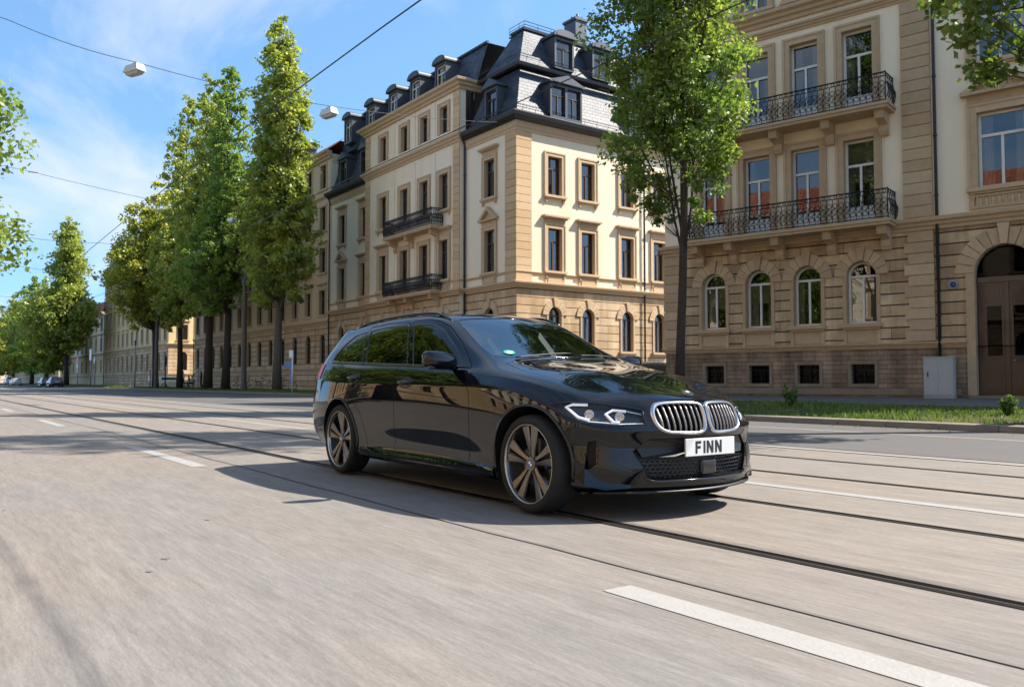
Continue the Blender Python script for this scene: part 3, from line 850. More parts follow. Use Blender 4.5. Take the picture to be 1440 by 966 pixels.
# ------------------------------------------------------------------ masonry materials
def masonry(name,c1,c2,mortar,bw,rh,ms,rough=.85,bump=.6,offs=.5,spec=.3,dirt=.25,dist=.03,sq=1.0,groove=0):
    """coursed blocks: object-space brick pattern running along x or y walls, with block-to-block tone and grime"""
    m,nt,b=newmat(name); L=nt.links
    tc=N(nt,'ShaderNodeTexCoord'); sp=N(nt,'ShaderNodeSeparateXYZ'); L.new(tc.outputs['Object'],sp.inputs[0])
    ad=N(nt,'ShaderNodeMath',operation='ADD'); L.new(sp.outputs[0],ad.inputs[0]); L.new(sp.outputs[1],ad.inputs[1])
    cb=N(nt,'ShaderNodeCombineXYZ'); L.new(ad.outputs[0],cb.inputs[0]); L.new(sp.outputs[2],cb.inputs[1])
    br=N(nt,'ShaderNodeTexBrick',offset=offs,squash=sq); 
    br.inputs['Scale'].default_value=1; br.inputs['Mortar Size'].default_value=ms; br.inputs['Mortar Smooth'].default_value=.25
    br.inputs['Brick Width'].default_value=bw; br.inputs['Row Height'].default_value=rh; br.inputs['Bias'].default_value=0
    br.inputs['Color1'].default_value=c1+(1,); br.inputs['Color2'].default_value=c2+(1,); br.inputs['Mortar'].default_value=mortar+(1,)
    L.new(cb.outputs[0],br.inputs['Vector'])
    no=N(nt,'ShaderNodeTexNoise',Scale=.9,Detail=6.,Roughness=.65); L.new(tc.outputs['Object'],no.inputs['Vector'])
    rp=N(nt,'ShaderNodeMapRange'); rp.inputs['From Min'].default_value=.3; rp.inputs['From Max'].default_value=.7; rp.inputs['To Min'].default_value=1-dirt; rp.inputs['To Max'].default_value=1+dirt*.5
    L.new(no.outputs['Fac'],rp.inputs['Value'])
    ms_=N(nt,'ShaderNodeMapping'); ms_.inputs['Scale'].default_value=(2.2,2.2,.14); L.new(tc.outputs['Object'],ms_.inputs[0])
    ns=N(nt,'ShaderNodeTexNoise',Scale=1.,Detail=6.,Roughness=.6); L.new(ms_.outputs[0],ns.inputs['Vector'])
    rs_=N(nt,'ShaderNodeMapRange'); rs_.inputs['From Min'].default_value=.32; rs_.inputs['From Max'].default_value=.62; rs_.inputs['To Min'].default_value=1-dirt*.9; rs_.inputs['To Max'].default_value=1.06; L.new(ns.outputs['Fac'],rs_.inputs['Value'])
    mq=N(nt,'ShaderNodeMath',operation='MULTIPLY'); L.new(rp.outputs[0],mq.inputs[0]); L.new(rs_.outputs[0],mq.inputs[1])
    n3=N(nt,'ShaderNodeTexNoise',Scale=14.,Detail=5.); L.new(tc.outputs['Object'],n3.inputs['Vector'])
    r3=N(nt,'ShaderNodeMapRange'); r3.inputs['To Min'].default_value=.86; r3.inputs['To Max'].default_value=1.14; L.new(n3.outputs['Fac'],r3.inputs['Value'])
    ml=N(nt,'ShaderNodeMath',operation='MULTIPLY'); L.new(mq.outputs[0],ml.inputs[0]); L.new(r3.outputs[0],ml.inputs[1])
    mx=N(nt,'ShaderNodeMix',data_type='RGBA',blend_type='MULTIPLY'); mx.inputs['Factor'].default_value=1
    cc=N(nt,'ShaderNodeCombineXYZ'); 
    for i in range(3): L.new(ml.outputs[0],cc.inputs[i])
    L.new(br.outputs['Color'],mx.inputs['A']); L.new(cc.outputs[0],mx.inputs['B']); L.new(mx.outputs['Result'],b.inputs['Base Color'])
    iv=N(nt,'ShaderNodeMath',operation='MULTIPLY_ADD'); iv.inputs[1].default_value=-1; iv.inputs[2].default_value=1; L.new(br.outputs['Fac'],iv.inputs[0])
    a2=N(nt,'ShaderNodeMath',operation='MULTIPLY_ADD'); a2.inputs[1].default_value=.25; L.new(n3.outputs['Fac'],a2.inputs[0]); L.new(iv.outputs[0],a2.inputs[2])
    bp=N(nt,'ShaderNodeBump',Strength=bump,Distance=dist); L.new(a2.outputs[0],bp.inputs['Height']); L.new(bp.outputs['Normal'],b.inputs['Normal'])
    if groove:
        fr=N(nt,'ShaderNodeMath',operation='MULTIPLY'); fr.inputs[1].default_value=1/rh; L.new(sp.outputs[2],fr.inputs[0])
        pp=N(nt,'ShaderNodeMath',operation='PINGPONG'); pp.inputs[1].default_value=.5; L.new(fr.outputs[0],pp.inputs[0])
        gr=N(nt,'ShaderNodeMapRange'); gr.inputs['From Min'].default_value=groove*.45/rh; gr.inputs['From Max'].default_value=groove/rh; L.new(pp.outputs[0],gr.inputs['Value'])
        g2=N(nt,'ShaderNodeMath',operation='MULTIPLY_ADD'); g2.inputs[1].default_value=1.0; L.new(gr.outputs[0],g2.inputs[0]); L.new(a2.outputs[0],g2.inputs[2]); L.new(g2.outputs[0],bp.inputs['Height'])
        gm=N(nt,'ShaderNodeMix',data_type='RGBA'); L.new(gr.outputs[0],gm.inputs['Factor']); gm.inputs['A'].default_value=mortar+(1,); L.new(mx.outputs['Result'],gm.inputs['B']); L.new(gm.outputs['Result'],b.inputs['Base Color'])
    b.inputs['Roughness'].default_value=rough; b.inputs['Specular IOR Level'].default_value=spec
    MATS[name]=m; return m
def plaster(name,col,dirt=.16,grime=(.45,.38,.28)):
    m,nt,b=newmat(name); L=nt.links
    tc=N(nt,'ShaderNodeTexCoord')
    mp=N(nt,'ShaderNodeMapping'); mp.inputs['Scale'].default_value=(1.3,1.3,.16); L.new(tc.outputs['Object'],mp.inputs[0])
    no=N(nt,'ShaderNodeTexNoise',Scale=.8,Detail=8.,Roughness=.6); L.new(mp.outputs[0],no.inputs['Vector'])
    rp=N(nt,'ShaderNodeMapRange'); rp.inputs['From Min'].default_value=.45; rp.inputs['From Max'].default_value=.85; rp.inputs['To Max'].default_value=dirt*2; L.new(no.outputs['Fac'],rp.inputs['Value'])
    mx=N(nt,'ShaderNodeMix',data_type='RGBA'); mx.inputs['A'].default_value=col+(1,); mx.inputs['B'].default_value=tuple(a*g*1.6 for a,g in zip(col,grime))+(1,)
    L.new(rp.outputs[0],mx.inputs['Factor']); L.new(mx.outputs['Result'],b.inputs['Base Color'])
    n2=N(nt,'ShaderNodeTexNoise',Scale=45.,Detail=3.); L.new(tc.outputs['Object'],n2.inputs['Vector'])
    bp=N(nt,'ShaderNodeBump',Strength=.15,Distance=.01); L.new(n2.outputs['Fac'],bp.inputs['Height']); L.new(bp.outputs['Normal'],b.inputs['Normal'])
    b.inputs['Roughness'].default_value=.9; b.inputs['Specular IOR Level'].default_value=.2; MATS[name]=m
def blocks(name,c1,c2,rough=.85):
    """loose-block stone: each mesh island gets its own tone"""
    m,nt,b=newmat(name); L=nt.links
    ge=N(nt,'ShaderNodeNewGeometry'); tc=N(nt,'ShaderNodeTexCoord')
    no=N(nt,'ShaderNodeTexNoise',Scale=5.,Detail=7.,Roughness=.65); L.new(tc.outputs['Object'],no.inputs['Vector'])
    ad=N(nt,'ShaderNodeMath',operation='MULTIPLY_ADD'); ad.inputs[1].default_value=.55; L.new(ge.outputs['Random Per Island'],ad.inputs[0])
    sb=N(nt,'ShaderNodeMath',operation='MULTIPLY_ADD'); sb.inputs[1].default_value=.9; sb.inputs[2].default_value=-.25; L.new(no.outputs['Fac'],sb.inputs[0]); L.new(sb.outputs[0],ad.inputs[2])
    mx=N(nt,'ShaderNodeMix',data_type='RGBA'); mx.inputs['A'].default_value=c1+(1,); mx.inputs['B'].default_value=c2+(1,); L.new(ad.outputs[0],mx.inputs['Factor']); L.new(mx.outputs['Result'],b.inputs['Base Color'])
    n2=N(nt,'ShaderNodeTexNoise',Scale=26.,Detail=5.); L.new(tc.outputs['Object'],n2.inputs['Vector'])
    bp=N(nt,'ShaderNodeBump',Strength=.35,Distance=.015); L.new(n2.outputs['Fac'],bp.inputs['Height']); L.new(bp.outputs['Normal'],b.inputs['Normal'])
    b.inputs['Roughness'].default_value=rough; b.inputs['Specular IOR Level'].default_value=.25; MATS[name]=m
masonry('rusticated',(.51,.34,.185),(.67,.50,.32),(.20,.125,.068),1.9,.455,.005,bump=1.0,dist=.05,groove=.026)
masonry('rusticated_old',(.43,.275,.155),(.70,.515,.305),(.10,.07,.045),1.55,.385,.006,bump=1.0,dist=.05,dirt=.38,groove=.024)
masonry('rough_plinth',(.31,.205,.13),(.42,.29,.19),(.19,.135,.09),.62,.16,.007,bump=1.0,dist=.05,dirt=.5)
masonry('slate',(.034,.046,.066),(.080,.096,.122),(.010,.012,.016),.42,.21,.011,rough=.51,bump=1.0,spec=.30,dirt=.35,dist=.03)
masonry('red_tiles',(.30,.09,.05),(.42,.15,.08),(.10,.03,.02),.3,.3,.02,rough=.8)
blocks('stone_trim',(.45,.315,.185),(.62,.47,.305)); blocks('stone_old',(.395,.27,.158),(.61,.45,.28)); blocks('quoin_stone',(.49,.325,.175),(.66,.48,.295))
plaster('cream_plaster',(.82,.71,.535)); plaster('shade_plaster',(.86,.74,.55),.2); plaster('sand_plaster',(.64,.51,.35),.2); plaster('yellow_plaster',(.70,.55,.30),.2); plaster('white_plaster',(.72,.69,.62),.15)
simple('zinc',(.075,.08,.09),.45,.3,.5,var=.2,scale=8); simple('dark_zinc',(.03,.032,.036),.5,.2,.5,var=.2,scale=8)
simple('brown_frame',(.060,.035,.024),.5,var=.15); simple('white_frame',(.72,.70,.66),.45,var=.06); simple('iron',(.012,.012,.013),.5,.3,.5,var=.25,scale=20)
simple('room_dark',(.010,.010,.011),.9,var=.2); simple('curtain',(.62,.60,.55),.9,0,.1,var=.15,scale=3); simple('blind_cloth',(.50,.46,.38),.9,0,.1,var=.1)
simple('enamel_blue',(.02,.045,.13),.3,var=.1); simple('oak_door',(.050,.020,.011),.42,0,.5,.2,var=.35,scale=5,bump=.25,bscale=30)
simple('concrete',(.34,.31,.27),.9,0,.2,var=.25,scale=2.5,bump=.25); simple('wet_stone',(.26,.20,.14),.9,0,.2,var=.45,scale=2,bump=.4)
glassmat('basement_pane',(.3,.3,.3),1.18)
glassmat('window_pane',(.55,.58,.58),1.95)

# ------------------------------------------------------------------ facade pieces (x along the wall, y into the wall, z up)
def arch_pts(ua,ub,zs,n=12):
    c=(ua+ub)/2; r=(ub-ua)/2
    return [(c-r*math.cos(PI*i/n),zs+r*math.sin(PI*i/n)) for i in range(n+1)]
def wall_band(mb,u0,u1,z0,z1,ops,mi,rd=.28,ri=None):
    """a storey of wall with real openings; ops: (ua,ub,za,zb,'rect'|'arch')"""
    ri=mi if ri is None else ri; x=u0
    q=lambda a,b,c,d,m=mi:mb.add([(a,0,c),(b,0,c),(b,0,d),(a,0,d)],[(0,1,2,3)],m)
    for ua,ub,za,zb,k in sorted(ops):
        if ua>x+1e-4: q(x,ua,z0,z1)
        if za>z0+1e-4: q(ua,ub,z0,za)
        zs=zb
        if k=='arch':
            zs=zb-(ub-ua)/2; P=arch_pts(ua,ub,zs)
            for (a,b),(c,d) in zip(P,P[1:]): mb.add([(a,0,b),(c,0,d),(c,0,z1),(a,0,z1)],[(0,1,2,3)],mi); mb.add([(a,0,b),(a,rd,b),(c,rd,d),(c,0,d)],[(0,1,2,3)],ri)
        else:
            if z1>zb+1e-4: q(ua,ub,zb,z1)
            mb.add([(ua,0,zb),(ua,rd,zb),(ub,rd,zb),(ub,0,zb)],[(0,1,2,3)],ri)
        mb.add([(ua,0,za),(ua,0,zs),(ua,rd,zs),(ua,rd,za)],[(3,2,1,0)],ri)
        mb.add([(ub,0,za),(ub,rd,za),(ub,rd,zs),(ub,0,zs)],[(3,2,1,0)],ri)
        mb.add([(ua,0,za),(ub,0,za),(ub,rd,za),(ua,rd,za)],[(0,1,2,3)],ri)
        x=ub
    if u1>x+1e-4: q(x,u1,z0,z1)
def window(parent,M,ua,ub,za,zb,kind='rect',frame='brown_frame',rd=.28,french=False,curtain=True,fw=.07,bars=True,rng=random):
    """frame with transom and centre mullion, pane and curtains behind"""
    f=MB(M); g=MB(M); y0,y1=rd-.09,rd-.01; zs=zb if kind=='rect' else zb-(ub-ua)/2
    f.box(ua,ua+fw,y0,y1,za,zs); f.box(ub-fw,ub,y0,y1,za,zs); f.box(ua+fw,ub-fw,y0,y1,za,za+fw*(2.2 if french else 1.1))
    c=(ua+ub)/2; tz=za+(zb-za)*(.70 if kind=='rect' else .0); 
    if kind=='arch': tz=zs-.02
    if kind=='rect': f.box(ua+fw,ub-fw,y0,y1,zb-fw,zb)
    else:
        P=arch_pts(ua,ub,zs); Q=arch_pts(ua+fw,ub-fw,zs)
        for i in range(len(P)-1):
            a,b,cc,d=P[i],P[i+1],Q[i+1],Q[i]
            f.add([(a[0],y0,a[1]),(b[0],y0,b[1]),(cc[0],y0,cc[1]),(d[0],y0,d[1]),(cc[0],y1,cc[1]),(d[0],y1,d[1])],[(0,1,2,3),(3,2,4,5)])
    f.box(ua+fw,ub-fw,y0-.015,y1-.004,tz-fw*.55,tz+fw*.55)
    f.box(c-fw*.5,c+fw*.5,y0-.01,y1-.006,za+fw,tz-fw*.55)
    if french: f.box(ua+fw,ub-fw,y0+.02,y1-.008,za+fw*2,za+.62)
    o=f.build('window',[frame],parent)
    yy=y1-.035; t=rng.uniform(-.006,.006); t2=rng.uniform(-.008,.008)
    W=ub-ua
    if kind=='rect': g.add([(ua+.02,yy-t,za+.02),(ub-.02,yy+t,za+.02),(ub-.02,yy+t+t2,zb-.02),(ua+.02,yy-t+t2,zb-.02)],[(0,1,2,3)])
    else:
        P=arch_pts(ua+.02,ub-.02,zs); g.add([(ua+.02,yy-t,za+.02),(ub-.02,yy+t,za+.02)]+[(a,yy+t*(a-c)/W*2,b) for a,b in reversed(P)],[tuple(range(2+len(P)))])
    g.build('pane',['basement_pane' if zb<1.6 else 'window_pane'],o)
    if curtain:
        cu=MB(M); ct=zb-.05 if kind=='rect' else zs
        for s,wd in((0,rng.uniform(.16,.34)),(1,rng.uniform(.16,.34))):
            a,b=(ua+.03,ua+W*wd) if s==0 else (ub-W*wd,ub-.03)
            n=10; vs=[]; fs=[]
            for i in range(n+1):
                x=a+(b-a)*i/n; d=y1+.10+.025*math.sin(i*2.1+s); vs+=[(x,d,za+.03),(x,d,ct)]
            for i in range(n): fs.append((2*i,2*i+2,2*i+3,2*i+1))
            cu.add(vs,fs,0,True)
        cu.build('curtain',['curtain'],o)
        if rng.random()<.28:
            zt=(zb-.06 if kind=='rect' else zs); zl=zt-(zt-za)*rng.uniform(.18,.5); MB(M).add([(ua+.04,y1+.05,zl),(ub-.04,y1+.05,zl),(ub-.04,y1+.05,zt),(ua+.04,y1+.05,zt)],[(0,1,2,3)]).build('blind',['blind_cloth'],o)
    return o
def surround(parent,M,ua,ub,za,zb,kind='rect',hood=None,mat='stone_trim',jw=.20,pr=.07,sill=True,panel=False,vous=None):
    s=MB(M); zs=zb if kind=='rect' else zb-(ub-ua)/2
    if kind=='rect':
        s.box(ua-jw,ua-.002,-pr,.02,za,zb+jw); s.box(ub+.002,ub+jw,-pr,.02,za,zb+jw); s.box(ua-.002,ub+.002,-pr,.02,zb+.002,zb+jw)
        e=.055
        s.box(ua-jw-e,ua-jw+.03,-pr-.03,.018,za,zb+jw+e); s.box(ub+jw-.03,ub+jw+e,-pr-.03,.018,za,zb+jw+e); s.box(ua-jw+.03,ub+jw-.03,-pr-.03,.018,zb+jw-.03,zb+jw+e)
    else:
        n=9; r0=(ub-ua)/2; c=(ua+ub)/2
        for i in range(n):
            a0=PI*i/n+.012; a1=PI*(i+1)/n-.012; ro=r0+(vous or .34)+(.10 if i==n//2 else 0); q=-pr-(.06 if i==n//2 else 0)
            ri_=r0+.004; vs=[]
            for y in(q,.02):
                vs+=[(c-ri_*math.cos(a0),y,zs+ri_*math.sin(a0)),(c-ro*math.cos(a0),y,zs+ro*math.sin(a0)),(c-ro*math.cos(a1),y,zs+ro*math.sin(a1)),(c-ri_*math.cos(a1),y,zs+ri_*math.sin(a1))]
            s.add(vs,[(0,1,2,3),(7,6,5,4),(0,4,5,1),(1,5,6,2),(2,6,7,3),(3,7,4,0)])
        s.box(ua-.13,ua-.003,-pr*.7,.02,za,zs); s.box(ub+.003,ub+.13,-pr*.7,.02,za,zs)
    if sill:
        s.box(ua-jw-.09,ub+jw+.09,-pr-.13,.03,za-.13,za-.002); s.box(ua-jw-.03,ub+jw+.03,-pr-.06,.028,za-.21,za-.132)
        if kind=='rect':
            for x in(ua-jw+.02,ub+jw-.14): s.box(x,x+.12,-pr-.04,.026,za-.40,za-.212)
    if panel: s.box(ua-jw,ub+jw,-.045,.02,za-.78,za-.212); s.box(ua-.02,ub+.02,-.075,-.046,za-.68,za-.30)
    zt=zb+jw+.057
    if hood=='cornice':
        s.box(ua-jw-.03,ub+jw+.03,-pr*.8,.02,zt,zt+.26); s.box(ua-jw-.12,ub+jw+.12,-pr-.12,.022,zt+.262,zt+.33); s.box(ua-jw-.2,ub+jw+.2,-pr-.22,.024,zt+.332,zt+.44)
    if hood=='pediment':
        s.box(ua-jw-.03,ub+jw+.03,-pr*.8,.02,zt,zt+.26); s.box(ua-jw-.2,ub+jw+.2,-pr-.2,.024,zt+.262,zt+.36)
        c=(ua+ub)/2; w=(ub-ua)/2+jw+.22; z=zt+.362; h=.72
        s.prism([(c-w+.06,z),(c+w-.06,z),(c,z+h-.12)],lambda a,b,d:(a,d,b),-.05,.02)
        for sg in(-1,1): s.prism([(c+sg*w,z),(c+sg*(w-.30),z),(c,z+h-.2),(c,z+h)],lambda a,b,d:(a,d,b),-pr-.2,.022)
    return s.build('window_surround',[mat],parent,fixn=True)
def sweep(mb,path,prof,mi=0,smooth=False,caps=True):
    """run a (offset outward, z) profile along a plan polyline with mitred corners; outward is to the right of travel"""
    n=len(path); P=[Vector(p) for p in path]; off=[]
    for i in range(n):
        ns=[]
        if i>0: d=(P[i]-P[i-1]).normalized(); ns.append(Vector((d.y,-d.x)))
        if i<n-1: d=(P[i+1]-P[i]).normalized(); ns.append(Vector((d.y,-d.x)))
        v=ns[0] if len(ns)==1 else (ns[0]+ns[1])/(1+ns[0].dot(ns[1]))
        off.append(v)
    m=len(prof); vs=[];fs=[]
    for i in range(n):
        for o,z in prof: q=P[i]+off[i]*o; vs.append((q.x,q.y,z))
    for i in range(n-1):
        for k in range(m-1): fs.append((i*m+k,(i+1)*m+k,(i+1)*m+k+1,i*m+k+1))
    if caps: fs+=[tuple(range(m)),tuple(range((n-1)*m+m-1,(n-1)*m-1,-1))]
    return mb.add(vs,fs,mi,smooth)
def cornice_prof(z,pr,h,back=.03):
    return [(-back,z),(pr*.25,z),(pr*.30,z+h*.25),(pr*.55,z+h*.35),(pr*.62,z+h*.55),(pr*.95,z+h*.70),(pr,z+h*.95),(pr*.9,z+h),(-back,z+h)]
def dormer(parent,M,u,z0,w,h,y0,back,style='gable',frame='brown_frame',double=False):
    """zinc dormer: front at depth y0, reaching back into the slope"""
    root=link('dormer',None,parent); s=MB(M); fw=.12; hw=w/2
    s.box(u-hw,u-hw+fw,y0,back,z0,z0+h); s.box(u+hw-fw,u+hw,y0,back,z0,z0+h); s.box(u-hw+fw,u+hw-fw,y0,y0+.3,z0+h-.16,z0+h); s.box(u-hw+fw,u+hw-fw,y0,back,z0-.02,z0+.16)
    e=.14; zt=z0+h+.002; rise=.42 if style=='gable' else .34
    if style=='gable': pr=[(u-hw-e,zt),(u+hw+e,zt),(u+hw+e,zt+.09),(u,zt+rise+.12),(u-hw-e,zt+.09)]
    else: pr=[(u-hw-e,zt),(u+hw+e,zt),(u+hw+e,zt+.10)]+[(u+(hw+e)*math.cos(a),zt+.10+rise*math.sin(a)) for a in [PI*i/8 for i in range(1,8)]]+[(u-hw-e,zt+.10)]
    s.prism(pr,lambda a,b,d:(a,d,b),y0-.16,back)
    s.prism([(a*.8+u*.2,b*.8+(zt+.12)*.2) for a,b in pr],lambda a,b,d:(a,d,b),y0-.19,y0-.161)
    s.build('dormer_case',['zinc'],root,fixn=True)
    r=random.Random(int(u*100)); Mw=M@Matrix.Translation((0,y0,0)) if M is not None else Matrix.Translation((0,y0,0))
    spans=[(u-hw+fw,u+hw-fw)] if not double else [(u-hw+fw,u-.08),(u+.08,u+hw-fw)]
    if double: MB(M).box(u-.078,u+.078,y0,y0+.25,z0+.16,z0+h-.16).build('mullion',['zinc'],root)
    for a,b in spans: window(root,Mw,a+.002,b-.002,z0+.162,z0+h-.162,'rect',frame,.22,rng=r,fw=.06)
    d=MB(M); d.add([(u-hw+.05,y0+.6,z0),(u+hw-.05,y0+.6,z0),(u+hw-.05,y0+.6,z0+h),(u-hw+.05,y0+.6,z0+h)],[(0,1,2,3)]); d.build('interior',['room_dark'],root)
    return root
def railing(parent,M,path,z0,h,pitch=.13,scroll=True,belly=.10,name='railing',th=1.5):
    """wrought-iron balustrade: rails, bellied bars, rings and scrolls"""
    m=MB(M); P=[Vector(p) for p in path]
    for z,r in((z0+h,.026),(z0+.06,.018),(z0+h-.14,.014)): m.tube([(p.x,p.y,z) for p in P],r,6,smooth=False)
    big=(.085,.088,.080) if th<2 else (.052,.058,.050)
    for a,b in zip(P,P[1:]):
        d=(b-a); L=d.length; d.normalize(); nrm=Vector((d.y,-d.x)); n=max(1,int(L/pitch))
        for i in range(n+1):
            q=a+d*(L*i/n)
            pts=[]
            for t in (0,.2,.4,.6,.8,1): k=belly*math.sin(PI*min(1,t*1.25))*(1 if t<.8 else 0)*.9; w=q+nrm*k; pts.append((w.x,w.y,z0+.06+(h-.2)*t))
            m.tube(pts,.0085*th,4,cap=False,smooth=False)
            if scroll and i<n:
                c=q+d*(L/n/2)
                for zz,rr in((z0+h-.075,.052),(z0+.22,big[0]),(z0+.42,big[1]),(z0+.62,big[2])):
                    k=belly*math.sin(PI*min(1,((zz-z0-.06)/(h-.2))*1.25)) if zz<z0+h-.15 else 0
                    m.tube([((c+nrm*k)+d*(rr*math.cos(2*PI*j/8))).to_tuple()+(zz+rr*math.sin(2*PI*j/8),) for j in range(8)],.0075*th,4,closed=True,smooth=False)
                for sg in(1,-1):
                    pts=[]
                    for j in range(7):
                        an=j*.8; rr=big[0]*.95-.008*j; k=belly*.7
                        w=c+nrm*k+d*(rr*math.cos(an)*sg); pts.append((w.x,w.y,z0+.42+.02*j*sg+rr*math.sin(an)))
                    m.tube(pts,.006*th,4,cap=False,smooth=False)
    for p in P: m.tube([(p.x,p.y,z0),(p.x,p.y,z0+h+.04)],.018,6,smooth=False)
    return m.build(name,['iron'],parent)
def corbel(mb,u,z,w,dep,h):
    prof=[(.0,z-h),(-dep*.18,z-h),(-dep*.30,z-h*.80),(-dep*.28,z-h*.55),(-dep*.55,z-h*.42),(-dep*.85,z-h*.36),(-dep*.92,z-h*.16),(-dep*.92,z),(0,z)]
    mb.prism(prof,lambda a,b,hh:(hh,a,b),u-w/2,u+w/2)
def balcony(parent,M,u0,u1,z,dep,corb,rh=1.0,mat='stone_trim',pitch=.14,scroll=True,th=1.5):
    b=link('balcony',None,parent)
    s=MB(M); s.box(u0,u1,-dep,.01,z,z+.10); s.box(u0-.05,u1+.05,-dep-.05,.008,z+.102,z+.20); s.build('slab',[mat],b)
    for u in corb:
        c=MB(M); corbel(c,u,z-.002,.30,dep*.85,.75); c.build('bracket',[mat],b,fixn=True)
    railing(b,M,[(u0+.05,-.02),(u0+.05,-dep+.06),(u1-.05,-dep+.06),(u1-.05,-.02)],z+.20,rh,pitch,scroll,th=th)
    return b
def pipe(parent,M,u,z0,z1,y=-.12,r=.055,mat='dark_zinc'):
    m=MB(M); m.tube([(u,y,z0),(u,y,z1-.5),(u,y-.02,z1-.3),(u,y-.22,z1)],r,8)
    for z in range(int(z0)+1,int(z1),2): m.tube([(u,y,z),(u,y,z+.06)],r*1.35,8)
    return m.build('downpipe',[mat],parent)
def quoins(parent,boxes,z0,z1,h,mat='quoin_stone'):
    """boxes(za,zb,odd) adds one block of the corner strip"""
    m=MB(); n=int(round((z1-z0)/h)); hh=(z1-z0)/n
    for i in range(n): boxes(m,z0+hh*i+.012,z0+hh*(i+1)-.012,i%2)
    return m.build('quoins',[mat],parent)
ROT=Matrix.Rotation(PI/2,4,'Z')
RT=lambda x,y,z=0:Matrix.Translation((x,y,z))

# ------------------------------------------------------------------ the corner building
def corner_building():
    B=thing('apartment_building','cream and sandstone corner apartment building with slate mansard roof and one lit side','building',(-36.2,26.5,0))
    rng=random.Random(3)
    F0=RT(0,0); FC=RT(0,-.4); SD=ROT
    W=MB(); Wm=['cream_plaster','rusticated','rough_plinth','stone_trim','room_dark']
    wins=[]  # (M, ua,ub,za,zb,kind)
    def storey(M,u0,u1,cols,tall=False,front=True):
        W.M=M; hw=.50
        W_=lambda z0,z1,ops,mi:wall_band(W,u0,u1,z0,z1,ops,mi,.28,3)
        W_(-.3,1.5,[(c-.32,c+.32,.62,1.15,'rect') for c in cols],2)
        W_(1.5,6.0,[(c-.46,c+.46,2.62,5.0,'arch') for c in cols],1)
        W_(6.0,10.35,[(c-hw,c+hw,7.0,9.4,'rect') for c in cols],0)
        W_(10.35,15.1,[(c-hw,c+hw,11.25,13.45,'rect') for c in cols],0)
        if tall: W_(15.1,18.4,[(c-.44,c+.44,15.95,17.6,'rect') for c in cols],0)
        for c in cols:
            wins.append((M,c-.32,c+.32,.62,1.15,'rect')); wins.append((M,c-.46,c+.46,2.62,5.0,'arch'))
            wins.append((M,c-hw,c+hw,7.0,9.4,'rect')); wins.append((M,c-hw,c+hw,11.25,13.45,'rect'))
            if tall: wins.append((M,c-.44,c+.44,15.95,17.6,'rect'))
    LW=[-22.4,-18.75]; CE=[-14.9,-11.9,-9.3,-6.9]; RP=[-2.55]; SC=[2.65,5.1,8.2,10.9,13.6]
    storey(F0,-24.7,-17.6,LW); storey(FC,-17.6,-5.1,CE,True); storey(F0,-5.1,0,RP); storey(SD,0,16,SC)
    # returns of the projecting centre, back wall and dark rooms
    W.M=None
    W.add([(-17.6,-.4,-.3),(-17.6,0,-.3),(-17.6,0,18.4),(-17.6,-.4,18.4),(-5.1,-.4,-.3),(-5.1,0,-.3),(-5.1,0,18.4),(-5.1,-.4,18.4)],[(0,1,2,3),(7,6,5,4)],0)
    W.add([(-24.7,0,-.3),(-24.7,16,-.3),(-24.7,16,18),(-24.7,0,18),(0,16,-.3),(0,16,18)],[(0,1,2,3),(1,4,5,2)],0)
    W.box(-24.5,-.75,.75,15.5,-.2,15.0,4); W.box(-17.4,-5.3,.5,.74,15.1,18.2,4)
    W.build('wall',Wm,B)
    for M,a,b,c,d,k in wins:
        small=d<1.3
        window(B,M,a,b,c,d,k,'brown_frame',.28,curtain=not small,rng=rng,fw=.05 if small else .075)
    for c in LW+RP: surround(B,F0,c-.5,c+.5,7.0,9.4,hood='pediment' if c!=-18.75 else 'cornice',panel=True)
    for c in LW+RP: surround(B,F0,c-.5,c+.5,11.25,13.45,hood='cornice')
    for c in CE:
        surround(B,FC,c-.5,c+.5,7.0,9.4,hood='cornice' if c in(-14.9,-6.9) else None,panel=True,jw=.26); surround(B,FC,c-.5,c+.5,11.25,13.45,jw=.26); surround(B,FC,c-.44,c+.44,15.95,17.6,sill=False,jw=.22)
    for c in SC: surround(B,SD,c-.5,c+.5,7.0,9.4,hood='cornice',panel=True); surround(B,SD,c-.5,c+.5,11.25,13.45)
    for M,cs in((F0,LW+RP),(FC,CE),(SD,SC)):
        for c in cs: surround(B,M,c-.46,c+.46,2.62,5.0,'arch',jw=.14,vous=.42)
    path=[(-24.7,0),(-17.6,0),(-17.6,-.4),(-5.1,-.4),(-5.1,0),(0,0),(0,16)]
    for nm,z,p,h in(('plinth_ledge',1.5,.12,.2),('string_course',5.95,.30,.34),('sill_course',6.72,.10,.14),):
        s=MB(); sweep(s,path,cornice_prof(z,p,h)); s.build(nm,['stone_trim'],B,fixn=True)
    s=MB(); sweep(s,[(-17.6,0),(-17.6,-.4),(-5.1,-.4),(-5.1,0)],cornice_prof(15.05,.34,.5)); s.build('cornice',['stone_trim'],B,fixn=True)
    s=MB(); sweep(s,[(-17.6,1.0),(-17.6,-.4),(-5.1,-.4),(-5.1,1.0)],cornice_prof(18.2,.55,.55)); s.build('cornice',['stone_trim'],B,fixn=True)
    for p in ([(-24.7,0),(-17.6,0)],[(-5.1,0),(0,0),(0,16)]):
        s=MB(); sweep(s,p,[(-.03,14.55),(.05,14.55),(.05,14.7),(.10,14.75),(.10,15.0),(.16,15.05),(-.03,15.05)]); s.build('frieze',['stone_trim'],B,fixn=True)
        s=MB(); sweep(s,p,[(-.03,15.07),(.22,15.07),(.40,15.2),(.52,15.24),(.58,15.42),(.50,15.5),(-.05,15.62)]); s.build('gutter',['dark_zinc'],B,fixn=True)
